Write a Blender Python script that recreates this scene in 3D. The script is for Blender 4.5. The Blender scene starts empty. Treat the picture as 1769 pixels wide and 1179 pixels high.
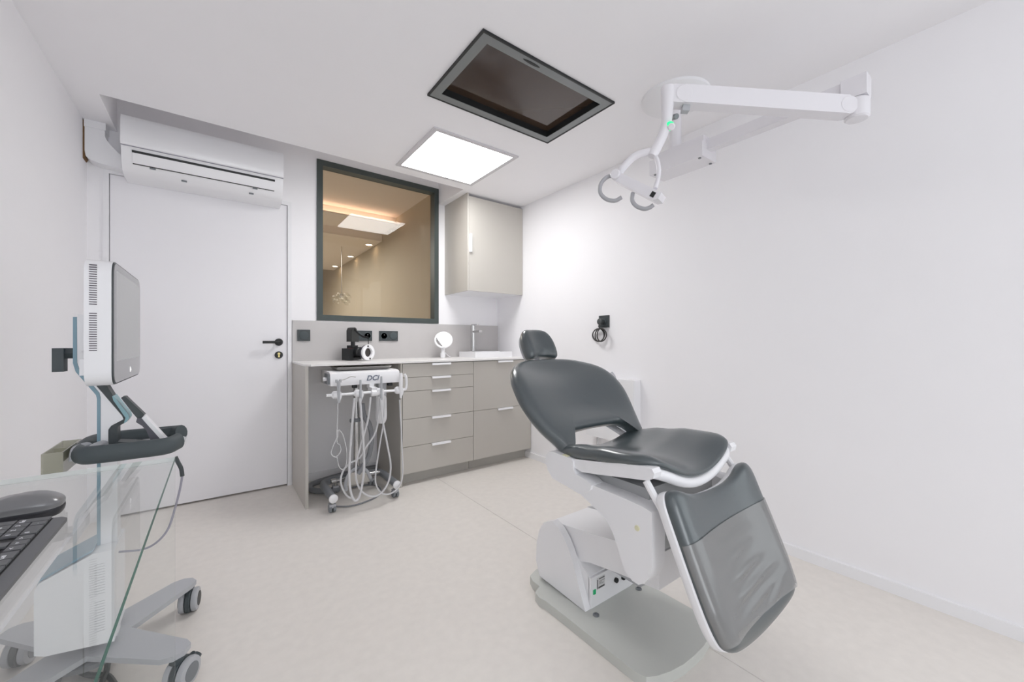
import bpy, bmesh, math, random
from mathutils import Vector, Matrix
random.seed(7)
S = bpy.context.scene
COL = S.collection

# ------------------------------------------------------------------ camera, world, light, exposure
F_PX, YAW, CX, CY, HC = 683.7, math.radians(36.69), 884.5, 589.5, 1.05
cd = bpy.data.cameras.new('camera'); cam = bpy.data.objects.new('camera', cd); COL.objects.link(cam)
cd.sensor_width = 36.0; cd.lens = F_PX / 1769 * 36.0; cd.clip_start = 0.02; cd.clip_end = 60
cam.location = (0, 0, HC); cam.rotation_euler = (math.pi / 2, 0, -YAW)
S.camera = cam
w = bpy.data.worlds.new('daylight'); S.world = w; w.use_nodes = True
w.node_tree.nodes['Background'].inputs[0].default_value = (0.93, 0.96, 1.0, 1)
w.node_tree.nodes['Background'].inputs[1].default_value = 0.4
S.view_settings.view_transform = 'Standard'; S.view_settings.look = 'None'
S.view_settings.gamma = 1.0; S.view_settings.use_curve_mapping = False
S.view_settings.exposure = 0.06
S.cycles.max_bounces = 12; S.cycles.diffuse_bounces = 10; S.cycles.transparent_max_bounces = 24
S.cycles.glossy_bounces = 4; S.cycles.use_denoising = True; S.cycles.sample_clamp_indirect = 6
def area_light(name, loc, rot, sx, sy, power, col=(1, 1, 1)):
    l = bpy.data.lights.new(name, 'AREA'); l.shape = 'RECTANGLE'; l.size = sx; l.size_y = sy
    l.energy = power; l.color = col
    o = bpy.data.objects.new(name, l); o.location = loc; o.rotation_euler = rot; COL.objects.link(o); return o
# unseen fill lamps added outside two made-up windows behind the camera
area_light('rear_fill_light', (0.30, -2.95, 1.25), (math.radians(90), 0, 0), 1.5, 1.9, 34, (0.91, 0.96, 1.0))
area_light('side_fill_light', (2.42, -.95, 1.25), (0, math.radians(90), 0), 1.9, 1.6, 12, (0.91, 0.96, 1.0))

# ------------------------------------------------------------------ helpers
def ray(u, v):
    r = (u - CX) / F_PX
    return (math.sin(YAW) + r * math.cos(YAW), math.cos(YAW) - r * math.sin(YAW), -(v - CY) / F_PX)
def onx(u, v, x): d = ray(u, v); t = x / d[0]; return Vector((x, t * d[1], HC + t * d[2]))
def ony(u, v, y): d = ray(u, v); t = y / d[1]; return Vector((t * d[0], y, HC + t * d[2]))
def onz(u, v, z): d = ray(u, v); t = (z - HC) / d[2]; return Vector((t * d[0], t * d[1], z))

def lin(c):
    return tuple((x / 255 / 12.92) if x / 255 <= 0.04045 else ((x / 255 + 0.055) / 1.055) ** 2.4 for x in c)
MATS = {}
def mat(name, rgb, rough=0.5, metal=0.0, coat=0.0, var=0.0, scale=20.0, bump=0.0, emit=0.0, spec=0.5, sheen=0.0):
    if name in MATS: return MATS[name]
    m = bpy.data.materials.new(name); m.use_nodes = True; nt = m.node_tree; b = nt.nodes['Principled BSDF']
    c = lin(rgb); b.inputs['Base Color'].default_value = (*c, 1); b.inputs['Roughness'].default_value = rough
    b.inputs['Metallic'].default_value = metal; b.inputs['Coat Weight'].default_value = coat
    b.inputs['Coat Roughness'].default_value = 0.12
    b.inputs['Specular IOR Level'].default_value = spec
    if var or bump:
        tc = nt.nodes.new('ShaderNodeTexCoord'); nz = nt.nodes.new('ShaderNodeTexNoise')
        nz.inputs['Scale'].default_value = scale; nz.inputs['Detail'].default_value = 5
        nt.links.new(tc.outputs['Object'], nz.inputs['Vector'])
        if var:
            mx = nt.nodes.new('ShaderNodeMix'); mx.data_type = 'RGBA'
            mx.inputs[6].default_value = (*[max(0, x * (1 - var)) for x in c], 1)
            mx.inputs[7].default_value = (*[min(1, x * (1 + var)) for x in c], 1)
            nt.links.new(nz.outputs['Fac'], mx.inputs[0]); nt.links.new(mx.outputs[2], b.inputs['Base Color'])
        if bump:
            bp = nt.nodes.new('ShaderNodeBump'); bp.inputs['Strength'].default_value = bump
            bp.inputs['Distance'].default_value = 0.002
            nt.links.new(nz.outputs['Fac'], bp.inputs['Height']); nt.links.new(bp.outputs['Normal'], b.inputs['Normal'])
    if emit:
        b.inputs['Emission Color'].default_value = (*c, 1); b.inputs['Emission Strength'].default_value = emit
    MATS[name] = m; return m
def glass_mat(name, tint, ior=1.5, rough=0.0, haze=0.0, hazecol=(1, 1, 1)):
    m = bpy.data.materials.new(name); m.use_nodes = True; nt = m.node_tree; nt.nodes.clear()
    out = nt.nodes.new('ShaderNodeOutputMaterial'); tr = nt.nodes.new('ShaderNodeBsdfTransparent')
    gl = nt.nodes.new('ShaderNodeBsdfGlossy'); fr = nt.nodes.new('ShaderNodeFresnel'); mx = nt.nodes.new('ShaderNodeMixShader')
    tr.inputs[0].default_value = (*tint, 1); gl.inputs['Roughness'].default_value = rough; fr.inputs[0].default_value = ior
    ge = nt.nodes.new('ShaderNodeNewGeometry'); io = nt.nodes.new('ShaderNodeMapRange')   # same reflectance on both faces of a pane
    io.inputs['To Min'].default_value = ior; io.inputs['To Max'].default_value = 1 / ior
    nt.links.new(ge.outputs['Backfacing'], io.inputs['Value']); nt.links.new(io.outputs[0], fr.inputs[0])
    nt.links.new(fr.outputs[0], mx.inputs[0]); nt.links.new(gl.outputs[0], mx.inputs[2])
    src = tr.outputs[0]
    if haze:
        df = nt.nodes.new('ShaderNodeBsdfDiffuse'); df.inputs[0].default_value = (*hazecol, 1)
        m2 = nt.nodes.new('ShaderNodeMixShader'); m2.inputs[0].default_value = haze
        nt.links.new(tr.outputs[0], m2.inputs[1]); nt.links.new(df.outputs[0], m2.inputs[2]); src = m2.outputs[0]
    nt.links.new(src, mx.inputs[1]); nt.links.new(mx.outputs[0], out.inputs[0]); MATS[name] = m; return m

def finish(name, bm, m, parent=None, angle=35):
    me = bpy.data.meshes.new(name); bmesh.ops.recalc_face_normals(bm, faces=bm.faces[:]); bm.to_mesh(me); bm.free()
    for p in me.polygons: p.use_smooth = True
    me.set_sharp_from_angle(angle=math.radians(angle))
    for k in (m if isinstance(m, (list, tuple)) else [m]): me.materials.append(k)
    o = bpy.data.objects.new(name, me); COL.objects.link(o); attach(o, parent); return o
def attach(o, parent):
    if parent is not None:
        o.parent = parent
        if parent.type == 'EMPTY': o.matrix_parent_inverse = Matrix.Translation(-Vector(parent.location))
def copy_part(o, off, parent=None):
    c = o.copy(); COL.objects.link(c); c.location = Vector(o.location) + Vector(off); attach(c, parent or o.parent); return c
def thing(name, label, cat, loc, group=None):
    e = bpy.data.objects.new(name, None); COL.objects.link(e); e.location = loc; e.empty_display_size = 0.05
    e['label'] = label; e['category'] = cat
    if group: e['group'] = group
    return e
def tag(o, label, cat, group=None):
    o['label'] = label; o['category'] = cat
    if group: o['group'] = group
    return o
def struct(o, label, cat):
    o['kind'] = 'structure'; o['label'] = label; o['category'] = cat; return o
def B(): return bmesh.new()
def box(bm, x0, x1, y0, y1, z0, z1, M=None):
    vs = [bm.verts.new((x, y, z)) for x in (x0, x1) for y in (y0, y1) for z in (z0, z1)]
    for f in ((0, 1, 3, 2), (4, 6, 7, 5), (0, 4, 5, 1), (2, 3, 7, 6), (0, 2, 6, 4), (1, 5, 7, 3)): bm.faces.new([vs[i] for i in f])
    if M is not None:
        for v in vs: v.co = M @ v.co
    return vs
def bev(bm, wd, seg=2, ang=30):
    es = [e for e in bm.edges if len(e.link_faces) == 2 and e.calc_face_angle(0) > math.radians(ang)]
    bmesh.ops.recalc_face_normals(bm, faces=bm.faces[:])
    bmesh.ops.bevel(bm, geom=es, offset=wd, segments=seg, profile=0.5, affect='EDGES', clamp_overlap=True)
    return bm
def rbox(x0, x1, y0, y1, z0, z1, r=0.004, seg=2, M=None):
    bm = B(); box(bm, x0, x1, y0, y1, z0, z1, M); return bev(bm, r, seg)
def prism(bm, pts, ax, a, b):
    def P(p, t): return {'x': (t, p[0], p[1]), 'y': (p[0], t, p[1]), 'z': (p[0], p[1], t)}[ax]
    A = [bm.verts.new(P(p, a)) for p in pts]; Bv = [bm.verts.new(P(p, b)) for p in pts]; n = len(pts)
    bm.faces.new(A); bm.faces.new(Bv[::-1])
    for i in range(n): bm.faces.new((A[i], A[(i + 1) % n], Bv[(i + 1) % n], Bv[i]))
def rprism(pts, ax, a, b, r=0.004, seg=2, ang=30):
    bm = B(); prism(bm, pts, ax, a, b); return bev(bm, r, seg, ang)
def spline(pts, res=8, closed=False):
    P = [Vector(p) for p in pts]; n = len(P); out = []
    rng = n if closed else n - 1
    for i in range(rng):
        p0 = P[(i - 1) % n] if closed or i > 0 else P[0] * 2 - P[1]
        p1 = P[i]; p2 = P[(i + 1) % n]
        p3 = P[(i + 2) % n] if closed or i + 2 < n else P[-1] * 2 - P[-2]
        for k in range(res):
            t = k / res
            out.append(0.5 * ((2 * p1) + (p2 - p0) * t + (2 * p0 - 5 * p1 + 4 * p2 - p3) * t * t + (3 * p1 - p0 - 3 * p2 + p3) * t ** 3))
    if not closed: out.append(P[-1])
    return out
def spl2(pts, res=6, closed=False):
    return [(p.x, p.y) for p in spline([(a, b, 0) for a, b in pts], res, closed)]
def tube(bm, pts, r, n=10, res=6, closed=False, smooth=True, flat=1.0):
    path = spline(pts, res, closed) if smooth else [Vector(p) for p in pts]
    m = len(path); rings = []; up = None
    for i, p in enumerate(path):
        a = path[(i - 1) % m] if closed or i > 0 else p; b = path[(i + 1) % m] if closed or i < m - 1 else p
        t = (b - a).normalized()
        if up is None:
            up = t.cross(Vector((0, 0, 1)))
            if up.length < 1e-3: up = t.cross(Vector((0, 1, 0)))
        up = (up - t * up.dot(t)).normalized(); s = t.cross(up)
        rr = r(i / (m - 1)) if callable(r) else r
        rings.append([bm.verts.new(p + up * (rr * math.cos(2 * math.pi * k / n)) + s * (rr * flat * math.sin(2 * math.pi * k / n))) for k in range(n)])
    for i in range(m if closed else m - 1):
        A = rings[i]; C = rings[(i + 1) % m]
        for k in range(n): bm.faces.new((A[k], A[(k + 1) % n], C[(k + 1) % n], C[k]))
    if not closed: bm.faces.new(rings[0][::-1]); bm.faces.new(rings[-1])
def lathe(bm, prof, c, ax=(0, 0, 1), n=24, closed=False):
    ax = Vector(ax).normalized(); u = ax.orthogonal().normalized(); v = ax.cross(u); c = Vector(c); rings = []
    for r, h in prof:
        if r < 1e-6: rings.append([bm.verts.new(c + ax * h)])
        else: rings.append([bm.verts.new(c + ax * h + u * (r * math.cos(2 * math.pi * k / n)) + v * (r * math.sin(2 * math.pi * k / n))) for k in range(n)])
    for A, C in list(zip(rings, rings[1:])) + ([(rings[-1], rings[0])] if closed else []):
        for k in range(n):
            q = [A[k % len(A)], A[(k + 1) % len(A)], C[(k + 1) % len(C)], C[k % len(C)]]
            q = [x for i, x in enumerate(q) if x not in q[:i]]
            if len(q) >= 3: bm.faces.new(q)
    if closed: return
    if len(rings[0]) > 1: bm.faces.new(rings[0][::-1])
    if len(rings[-1]) > 1: bm.faces.new(rings[-1])
def cyl(bm, a, b, r, n=20, r2=None):
    a = Vector(a); b = Vector(b); h = (b - a).length; e = min(0.15 * r, 0.15 * h)
    r2 = r if r2 is None else r2
    lathe(bm, [(r - e, 0), (r, e), (r2, h - e), (r2 - e, h)], a, b - a, n)
def pillow(outline, centre, top, bot, r, place, nr=9, rb=None):
    """cushion over a star-shaped outline: top/bot heights as functions of (x, s), rounded edge radius r"""
    bm = B(); n = len(outline); c = Vector((*centre, 0)); O = [Vector((*p, 0)) for p in outline]
    rhos = [1.0, 0.995, 0.98, 0.955, 0.92, 0.87, 0.8, 0.68, 0.52, 0.38, 0.25, 0.14, 0.06]
    def g(d, rr): q = min(d / rr, 1.0); return math.sqrt(max(0, 1 - (1 - q) ** 2))
    sides = []
    for fn, sg in ((top, 1), (bot, -1)):
        rings = []
        for ri, rho in enumerate(rhos):
            ring = []
            for o in O:
                p = c + (o - c) * rho; d = (o - c).length * (1 - rho)
                mid = 0.5 * (top(p.x, p.y) + bot(p.x, p.y)); h = fn(p.x, p.y)
                z = mid + (h - mid) * (g(d, r) if sg > 0 else g(d, rb or r * 0.5))
                ring.append((p.x, p.y, z))
            rings.append(ring)
        sides.append((rings, fn(c.x, c.y)))
    rim = [bm.verts.new(place(*p)) for p in sides[0][0][0]]
    for si, (rings, hc) in enumerate(sides):
        prev = rim
        for ring in rings[1:]:
            cur = [bm.verts.new(place(*p)) for p in ring]
            for k in range(n): bm.faces.new((prev[k], prev[(k + 1) % n], cur[(k + 1) % n], cur[k]))
            prev = cur
        cv = bm.verts.new(place(c.x, c.y, hc))
        for k in range(n): bm.faces.new((prev[k], prev[(k + 1) % n], cv))
    return bm
def mirror_half(half): return half + [(-x, y) for x, y in reversed(half) if abs(x) > 1e-6]
def text_mesh(name, txt, size, M, m, parent, shear=0.0, depth=0.0003, bold=0.0):
    cu = bpy.data.curves.new(name, 'FONT'); cu.body = txt; cu.size = size; cu.align_x = 'CENTER'; cu.align_y = 'CENTER'
    cu.extrude = depth; cu.shear = shear; cu.offset = bold
    t = bpy.data.objects.new(name + '_tmp', cu); COL.objects.link(t)
    dg = bpy.context.evaluated_depsgraph_get(); me = bpy.data.meshes.new_from_object(t.evaluated_get(dg))
    bpy.data.objects.remove(t); bpy.data.curves.remove(cu); me.transform(M); me.materials.clear(); me.materials.append(m)
    o = bpy.data.objects.new(name, me); COL.objects.link(o); attach(o, parent); return o
def frame_matrix(o, xa, ya):
    xa = Vector(xa).normalized(); ya = Vector(ya).normalized(); za = xa.cross(ya)
    return Matrix(((xa.x, ya.x, za.x, o[0]), (xa.y, ya.y, za.y, o[1]), (xa.z, ya.z, za.z, o[2]), (0, 0, 0, 1)))
def slab(ax, us, vs, holes, t0, t1):
    """plate with rectangular holes; ax = normal axis, (u, v) the other two axes in order"""
    bm = B(); cache = {}
    def V(u, v, t):
        k = (round(u, 4), round(v, 4), round(t, 4))
        if k not in cache: cache[k] = bm.verts.new({'x': (t, u, v), 'y': (u, t, v), 'z': (u, v, t)}[ax])
        return cache[k]
    us = sorted(set(us) | {h[i] for h in holes for i in (0, 1)}); vs = sorted(set(vs) | {h[i] for h in holes for i in (2, 3)})
    def solid(i, j):
        if not (0 <= i < len(us) - 1 and 0 <= j < len(vs) - 1): return False
        cu, cv = (us[i] + us[i + 1]) / 2, (vs[j] + vs[j + 1]) / 2
        return not any(h[0] < cu < h[1] and h[2] < cv < h[3] for h in holes)
    for i in range(len(us) - 1):
        for j in range(len(vs) - 1):
            if not solid(i, j): continue
            a, b, c, d = us[i], us[i + 1], vs[j], vs[j + 1]
            for t in (t0, t1): bm.faces.new((V(a, c, t), V(b, c, t), V(b, d, t), V(a, d, t)))
            for ok, p, q in ((solid(i - 1, j), (a, c), (a, d)), (solid(i + 1, j), (b, c), (b, d)), (solid(i, j - 1), (a, c), (b, c)), (solid(i, j + 1), (a, d), (b, d))):
                if not ok: bm.faces.new((V(*p, t0), V(*q, t0), V(*q, t1), V(*p, t1)))
    return bm

# ------------------------------------------------------------------ materials
WALL = mat('wall_paint', (240, 239, 241), 0.75, var=0.01, scale=6, bump=0.05)
CEIL = mat('ceiling_paint', (241, 240, 242), 0.85, var=0.01, scale=5)
FLOOR = mat('vinyl_floor', (225, 220, 214), 0.42, var=0.07, scale=26, bump=0.04, spec=0.4)
WHITE = mat('white_plastic', (236, 236, 238), 0.28, coat=0.2)
LAMPW = mat('lamp_plastic', (226, 224, 228), 0.35, coat=0.2)
MATTEW = mat('matte_white', (234, 234, 236), 0.5)
DOORW = mat('door_lacquer', (236, 235, 238), 0.4, var=0.01, scale=5)
BLACK = mat('black_plastic', (26, 28, 29), 0.45)
ANTH = mat('anthracite', (62, 68, 70), 0.45)
FRAME = mat('window_frame_paint', (66, 74, 72), 0.45)
CAB = mat('beige_laminate', (187, 183, 176), 0.42, var=0.015, scale=9)
CABIN = mat('grey_laminate', (178, 176, 170), 0.5)
TOP = mat('pale_quartz', (232, 230, 228), 0.35, var=0.015, scale=60)
SPLASH = mat('grey_quartz', (192, 189, 188), 0.5, var=0.05, scale=7)
CHROME = mat('chrome', (205, 205, 205), 0.12, metal=1.0)
STEEL = mat('brushed_steel', (190, 188, 184), 0.3, metal=1.0)
VINYL = mat('slate_vinyl', (60, 70, 73), 0.32, spec=0.9, coat=0.5, bump=0.06, scale=220)
GREYP = mat('grey_plastic', (120, 124, 128), 0.4)
LGREY = mat('light_grey_plastic', (176, 178, 182), 0.4)
PLATE = mat('warm_grey_enamel', (196, 198, 193), 0.38, var=0.02, scale=12)
HOSE = mat('pale_hose', (205, 205, 207), 0.4)
GHOSE = mat('grey_hose', (128, 130, 134), 0.45)
BLUE = mat('grey_blue_trim', (128, 158, 172), 0.4)
TEAL = mat('pale_teal_trim', (140, 178, 186), 0.35)
DGREY = mat('slate_rubber', (70, 78, 81), 0.55)
GAP = mat('dark_gap', (60, 58, 56), 0.8)
GREEN = mat('green_switch', (20, 150, 95), 0.35, emit=0.25)
BRASS = mat('brass', (205, 190, 130), 0.3, metal=0.7)
CREAM = mat('cream_plastic', (225, 222, 190), 0.4)
PANEL_E = mat('luminous_panel', (255, 255, 255), 0.5, emit=17.0)
PANEL_FILL = mat('fill_panel_rear', (255, 255, 255), 0.5, emit=2.0)
SCREEN = mat('dark_glass_screen', (62, 48, 38), 0.08, spec=0.5)
HALL = mat('hall_paint', (184, 174, 156), 0.7)
HALLC = mat('hall_ceiling', (224, 214, 202), 0.8)
GLASS = glass_mat('clear_glass', (0.982, 0.988, 0.985), ior=1.42)
GEDGE = glass_mat('glass_edge', (0.06, 0.22, 0.17), haze=0.8, hazecol=(0.05, 0.16, 0.125), ior=1.04)
PANE = glass_mat('window_glass', (0.93, 0.92, 0.90), ior=1.32)
SMOKE = glass_mat('smoky_acrylic', (0.80, 0.80, 0.75), haze=0.35, hazecol=(0.62, 0.61, 0.52))
FILM = glass_mat('clear_cover_film', (0.80, 0.80, 0.79), ior=1.6, rough=0.12, haze=0.50, hazecol=(0.36, 0.36, 0.355))
BUBBLE = glass_mat('bubble_glass', (0.95, 0.95, 0.93))

# ------------------------------------------------------------------ room shell
XL, XR, YB, YF, ZC = -0.60, 2.26, 3.28, -2.80, 2.29
RX0, RX1, RY = -0.475, 1.614, 2.83
fl = thing('floor', 'pale beige vinyl floor joined from two sheets', 'floor', (0.8, 0.7, 0)); fl['kind'] = 'structure'
bm = B(); box(bm, XL - .12, XR + .12, YF - .12, YB + .12, -0.12, -0.004); finish('screed', bm, GAP, fl)
bm = B(); box(bm, XL - .1, 1.3495, YF - .1, YB + .1, -0.0042, 0); finish('vinyl_sheet', bm, FLOOR, fl)
bm = B(); box(bm, 1.3515, XR + .1, YF - .1, YB + .1, -0.0042, 0); finish('vinyl_sheet', bm, FLOOR, fl)
o = finish('wall_left', slab('x', [YF - .12, YB + .12], [-0.1, 2.8], [], XL - .12, XL), WALL); struct(o, 'plain white painted wall beside the glass desk', 'wall')
o = finish('wall_right', slab('x', [YF - .12, YB + .12], [-0.1, 2.8], [(-1.75, -.15, .3, 2.2)], XR, XR + .12), WALL); struct(o, 'plain white painted wall behind the dental chair', 'wall')
WX0, WX1, WZ0, WZ1 = 0.603, 1.609, 1.207, 2.427
DX0, DX1, DZ1 = -0.506, 0.407, 2.032
o = finish('wall_back', slab('y', [XL, XR], [-0.1, 2.8], [(DX0 - .028, DX1 + .028, -0.1, DZ1 + .028), (WX0 + .01, WX1 - .01, WZ0 + .01, WZ1 - .01)], YB, YB + .12), WALL)
struct(o, 'white painted wall holding the door and the inner window', 'wall')
o = finish('wall_front', slab('y', [XL, XR], [-0.1, 2.8], [(-0.45, 1.05, 0.3, 2.2)], YF - .12, YF), WALL); struct(o, 'white wall behind the viewer with an opening added for fill light', 'wall')
TX0, TX1, TY0, TY1 = 0.845, 1.651, 1.325, 1.845
o = finish('ceiling', slab('z', [XL, XR], [YF, YB], [(RX0, RX1, RY, YB), (TX0 + .02, TX1 - .02, TY0 + .02, TY1 - .02)], ZC, ZC + .06), CEIL)
struct(o, 'smooth white ceiling with a raised bay above the door', 'ceiling')
bm = B(); box(bm, RX0 - .03, RX0, RY - .03, YB, ZC + .06, 2.66); box(bm, RX1, RX1 + .03, RY - .03, YB, ZC + .06, 2.66)
box(bm, RX0, RX1, RY - .03, RY, ZC + .06, 2.66); box(bm, RX0 - .03, RX1 + .03, RY - .03, YB, 2.66, 2.70)
o = finish('ceiling_bay', bm, CEIL); struct(o, 'white raised bay of the ceiling above the door and inner window', 'ceiling')
bm = B(); box(bm, XR - .012, XR, YF, 2.86, 0, 0.050); bev(bm, .004, 2); o = finish('baseboard_right', bm, WHITE); struct(o, 'low white baseboard along the wall behind the dental chair', 'baseboard')
bm = B(); box(bm, XL, XL + .012, YF, YB, 0, 0.062); bev(bm, .004, 2); o = finish('baseboard_left', bm, MATTEW); struct(o, 'low white baseboard along the wall beside the desk', 'baseboard')
bm = B(); box(bm, 0.462, 1.06, YB - .012, YB, 0, 0.062); bev(bm, .004, 2); o = finish('baseboard_back', bm, MATTEW); struct(o, 'low white baseboard under the worktop behind the cart', 'baseboard')

# door
d = thing('door_1', 'plain white flush door with black lever handle', 'door', (-.05, YB, 0)); d['kind'] = 'structure'
bm = B(); 
for a in ((DX0 - .028, DX0 - .003, 0, DZ1 + .028), (DX1 + .003, DX1 + .028, 0, DZ1 + .028), (DX0 - .003, DX1 + .003, DZ1 + .003, DZ1 + .028)): box(bm, a[0], a[1], YB - .008, YB + .11, a[2], a[3])
finish('door_frame', bev(bm, .002, 1), MATTEW, d)
finish('door_leaf', rbox(DX0, DX1, YB + .002, YB + .042, 0.012, DZ1, .0015, 1), DOORW, d)
bm = B(); box(bm, DX0 - .027, DX1 + .027, YB + .046, YB + .06, 0, DZ1 + .027); finish('door_backing', bm, GAP, d)  # dark sheet filling the opening behind the leaf
bm = B(); cyl(bm, (.355, YB + .002, 1.042), (.355, YB - .008, 1.042), .026, 28); cyl(bm, (.355, YB - .006, 1.042), (.355, YB - .05, 1.042), .010)
tube(bm, [(.358, YB - .045, 1.042), (.33, YB - .05, 1.042), (.30, YB - .05, 1.042), (.253, YB - .05, 1.042)], .0095, 12)
finish('door_handle', bm, BLACK, d)
bm = B(); cyl(bm, (.355, YB + .002, .950), (.355, YB - .008, .950), .026, 28); ke = finish('key_rosette', bm, BLACK, d)
bm = B(); cyl(bm, (.355, YB - .006, .958), (.355, YB - .011, .958), .009); box(bm, .350, .360, YB - .011, YB - .006, .934, .955); finish('lock_cylinder', bm, BRASS, ke)

# inner window
wd = thing('window_1', 'dark framed inner window looking into a warm beige hall', 'window', (1.1, YB, WZ0)); wd['kind'] = 'structure'
fw = .042; bm = B()
for a in ((WX0, WX0 + fw, WZ0, WZ1), (WX1 - fw, WX1, WZ0, WZ1), (WX0 + fw, WX1 - fw, WZ0, WZ0 + fw), (WX0 + fw, WX1 - fw, WZ1 - fw, WZ1)): box(bm, a[0], a[1], YB - .010, YB + .075, a[2], a[3])
finish('window_frame', bev(bm, .0015, 1), FRAME, wd)
bm = B(); box(bm, WX0 + fw, WX1 - fw, YB + .055, YB + .061, WZ0 + fw, WZ1 - fw); finish('window_pane', bm, PANE, wd)
# unseen rear window, made up as an opening for the fill lamp
wd = thing('fill_window_rear', 'white framed window added behind the viewer for fill light', 'window', (.8, YF, .3)); wd['kind'] = 'structure'
bm = B()
for a in ((-.45, -.40, .3, 2.2), (1.0, 1.05, .3, 2.2), (-.40, 1.0, .3, .35), (-.40, 1.0, 2.15, 2.2)): box(bm, a[0], a[1], YF - .10, YF - .03, a[2], a[3])
finish('window_frame', bm, MATTEW, wd)

wd = thing('fill_window_side', 'white framed side window added out of view for fill light', 'window', (XR, -.95, .3)); wd['kind'] = 'structure'  # second made-up window, letting the side fill lamp reach the left wall
bm = B()
for a in ((-1.75, -1.70, .3, 2.2), (-.2, -.15, .3, 2.2), (-1.7, -.2, .3, .35), (-1.7, -.2, 2.15, 2.2)): box(bm, XR + .03, XR + .10, a[0], a[1], a[2], a[3])
finish('window_frame', bm, MATTEW, wd)
# hall beyond the inner window
HX = 1.79
def shell(name, args, m, label, cat):
    bm = B(); box(bm, *args); struct(finish(name, bm, m), label, cat)
shell('wall_hall_right', (HX, HX + .1, YB + .12, 9.4, -.1, 3.0), HALL, 'warm beige side wall of the hall beyond the window', 'wall')
shell('wall_hall_left', (-1.1, -1.0, YB + .12, 9.4, -.1, 3.0), HALL, 'beige far side wall of the hall beyond the window', 'wall')
shell('wall_hall_end', (-1.1, HX + .1, 9.3, 9.4, -.1, 3.0), HALL, 'beige end wall of the hall beyond the window', 'wall')
shell('floor_hall', (-1.1, HX + .1, YB + .12, 9.4, -.1, 0), FLOOR, 'beige floor of the hall beyond the window', 'floor')
bm = B(); box(bm, -1.1, HX + .1, YB + .12, 4.82, 2.585, 2.65); box(bm, -1.1, HX, 4.82, 5.35, 2.495, 2.65); box(bm, -1.1, HX, 5.35, 8.1, 2.40, 2.65); box(bm, -1.1, HX, 8.1, 9.3, 2.62, 2.65)
struct(finish('ceiling_hall', bm, HALLC), 'stepped beige ceiling of the hall beyond the window', 'ceiling')
for i, y in enumerate((5.62, 6.57, 7.6)):
    t = thing('downlight', ['small recessed downlight in hall ceiling nearest the ceiling step', 'small recessed downlight in middle of the hall row', 'small recessed downlight in hall row nearest the end wall'][i], 'downlight', (1.70, y, 2.40), 'downlights in the hall')
    bm = B(); lathe(bm, [(.058, -.008), (.058, .004), (.042, .004), (.042, -.008)], (1.70, y, 2.398), n=24, closed=True); finish('trim_ring', bm, MATTEW, t)
    bm = B(); cyl(bm, (1.70, y, 2.394), (1.70, y, 2.399), .041); finish('lamp', bm, mat('warm_lamp', (255, 226, 190), emit=14), t)
shell('trim_hall', (-1.0, HX, 4.70, 4.82, 2.47, 2.482), HALLC, 'narrow ledge hiding the light strip in the hall ceiling', 'ledge')
tag(finish('cove_light_strip', rbox(-.95, HX - .05, 4.76, 4.79, 2.4825, 2.490, .002), mat('warm_strip', (255, 226, 206), emit=7)), 'warm light strip along the hall ceiling step', 'light strip')
t = thing('bubble_lamp', 'hanging lamp of clear glass bubbles in the hall', 'lamp', (1.43, 6.0, 2.4))
bm = B(); cyl(bm, (1.43, 6, 1.72), (1.43, 6, 2.4), .006, 8); finish('rod', bm, STEEL, t)
bm = B(); lathe(bm, [(0, 0), (.03, .0), (.03, .04), (0, .05)], (1.43, 6, 1.68)); hub = finish('hub', bm, STEEL, t)
for k in range(9):
    a = k * 2.4; e = -0.6 + k * .15
    bm = B(); bmesh.ops.create_uvsphere(bm, u_segments=14, v_segments=8, radius=.045); 
    for v in bm.verts: v.co += Vector((1.43 + .09 * math.cos(a) * math.cos(e), 6 + .09 * math.sin(a) * math.cos(e), 1.66 + .09 * math.sin(e)))
    finish('bubble', bm, BUBBLE, t)
t = thing('door_2', 'white door standing in the hall end beyond the window', 'door', (1.35, 8.9, 0)); t['kind'] = 'structure'
finish('door_leaf', rbox(1.05, 1.72, 9.24, 9.29, 0, 2.1, .003), DOORW, t)
bm = B(); box(bm, .99, 1.05, 9.22, 9.3, 0, 2.16); box(bm, 1.72, 1.785, 9.22, 9.3, 0, 2.16); box(bm, 1.05, 1.72, 9.22, 9.3, 2.1, 2.16); finish('door_frame', bm, ANTH, t)
area_light('hall_fill_light', (0.5, 6.3, 2.36), (0, 0, 0), 1.2, 3.0, 58, (1.0, 0.97, 0.91))  # area fill added to brighten the hall, without a fitting

# ------------------------------------------------------------------ ceiling light and ceiling screen
def ceiling_panel(x0, y0, label, pm):
    x1, y1 = x0 + .616, y0 + .615
    t = thing('ceiling_light', label, 'ceiling light', ((x0 + x1) / 2, (y0 + y1) / 2, ZC))
    finish('panel_frame', bev(slab('z', [x0, x1], [y0, y1], [(x0 + .03, x1 - .03, y0 + .03, y1 - .03)], ZC - .009, ZC), .002, 1), LGREY2, t)
    bm = B(); box(bm, x0 + .03, x1 - .03, y0 + .03, y1 - .03, ZC - .007, ZC - .001); finish('diffuser', bm, pm, t)
LGREY2 = mat('panel_frame_grey', (205, 203, 206), 0.5)
ceiling_panel(1.004, 2.098, 'square white luminous ceiling panel between screen and inner window', PANEL_E)
ceiling_panel(.05, -1.1, 'square white luminous ceiling panel added out of view as fill', PANEL_FILL)  # unseen panel added for a little soft fill
t = thing('ceiling_screen', 'dark flat screen set into the ceiling in a grey metal frame', 'screen', ((TX0 + TX1) / 2, (TY0 + TY1) / 2, ZC))
ZS = ZC + .028; fi = .052
ALU = mat('dark_aluminium', (128, 131, 131), 0.4, metal=0.3)
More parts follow.
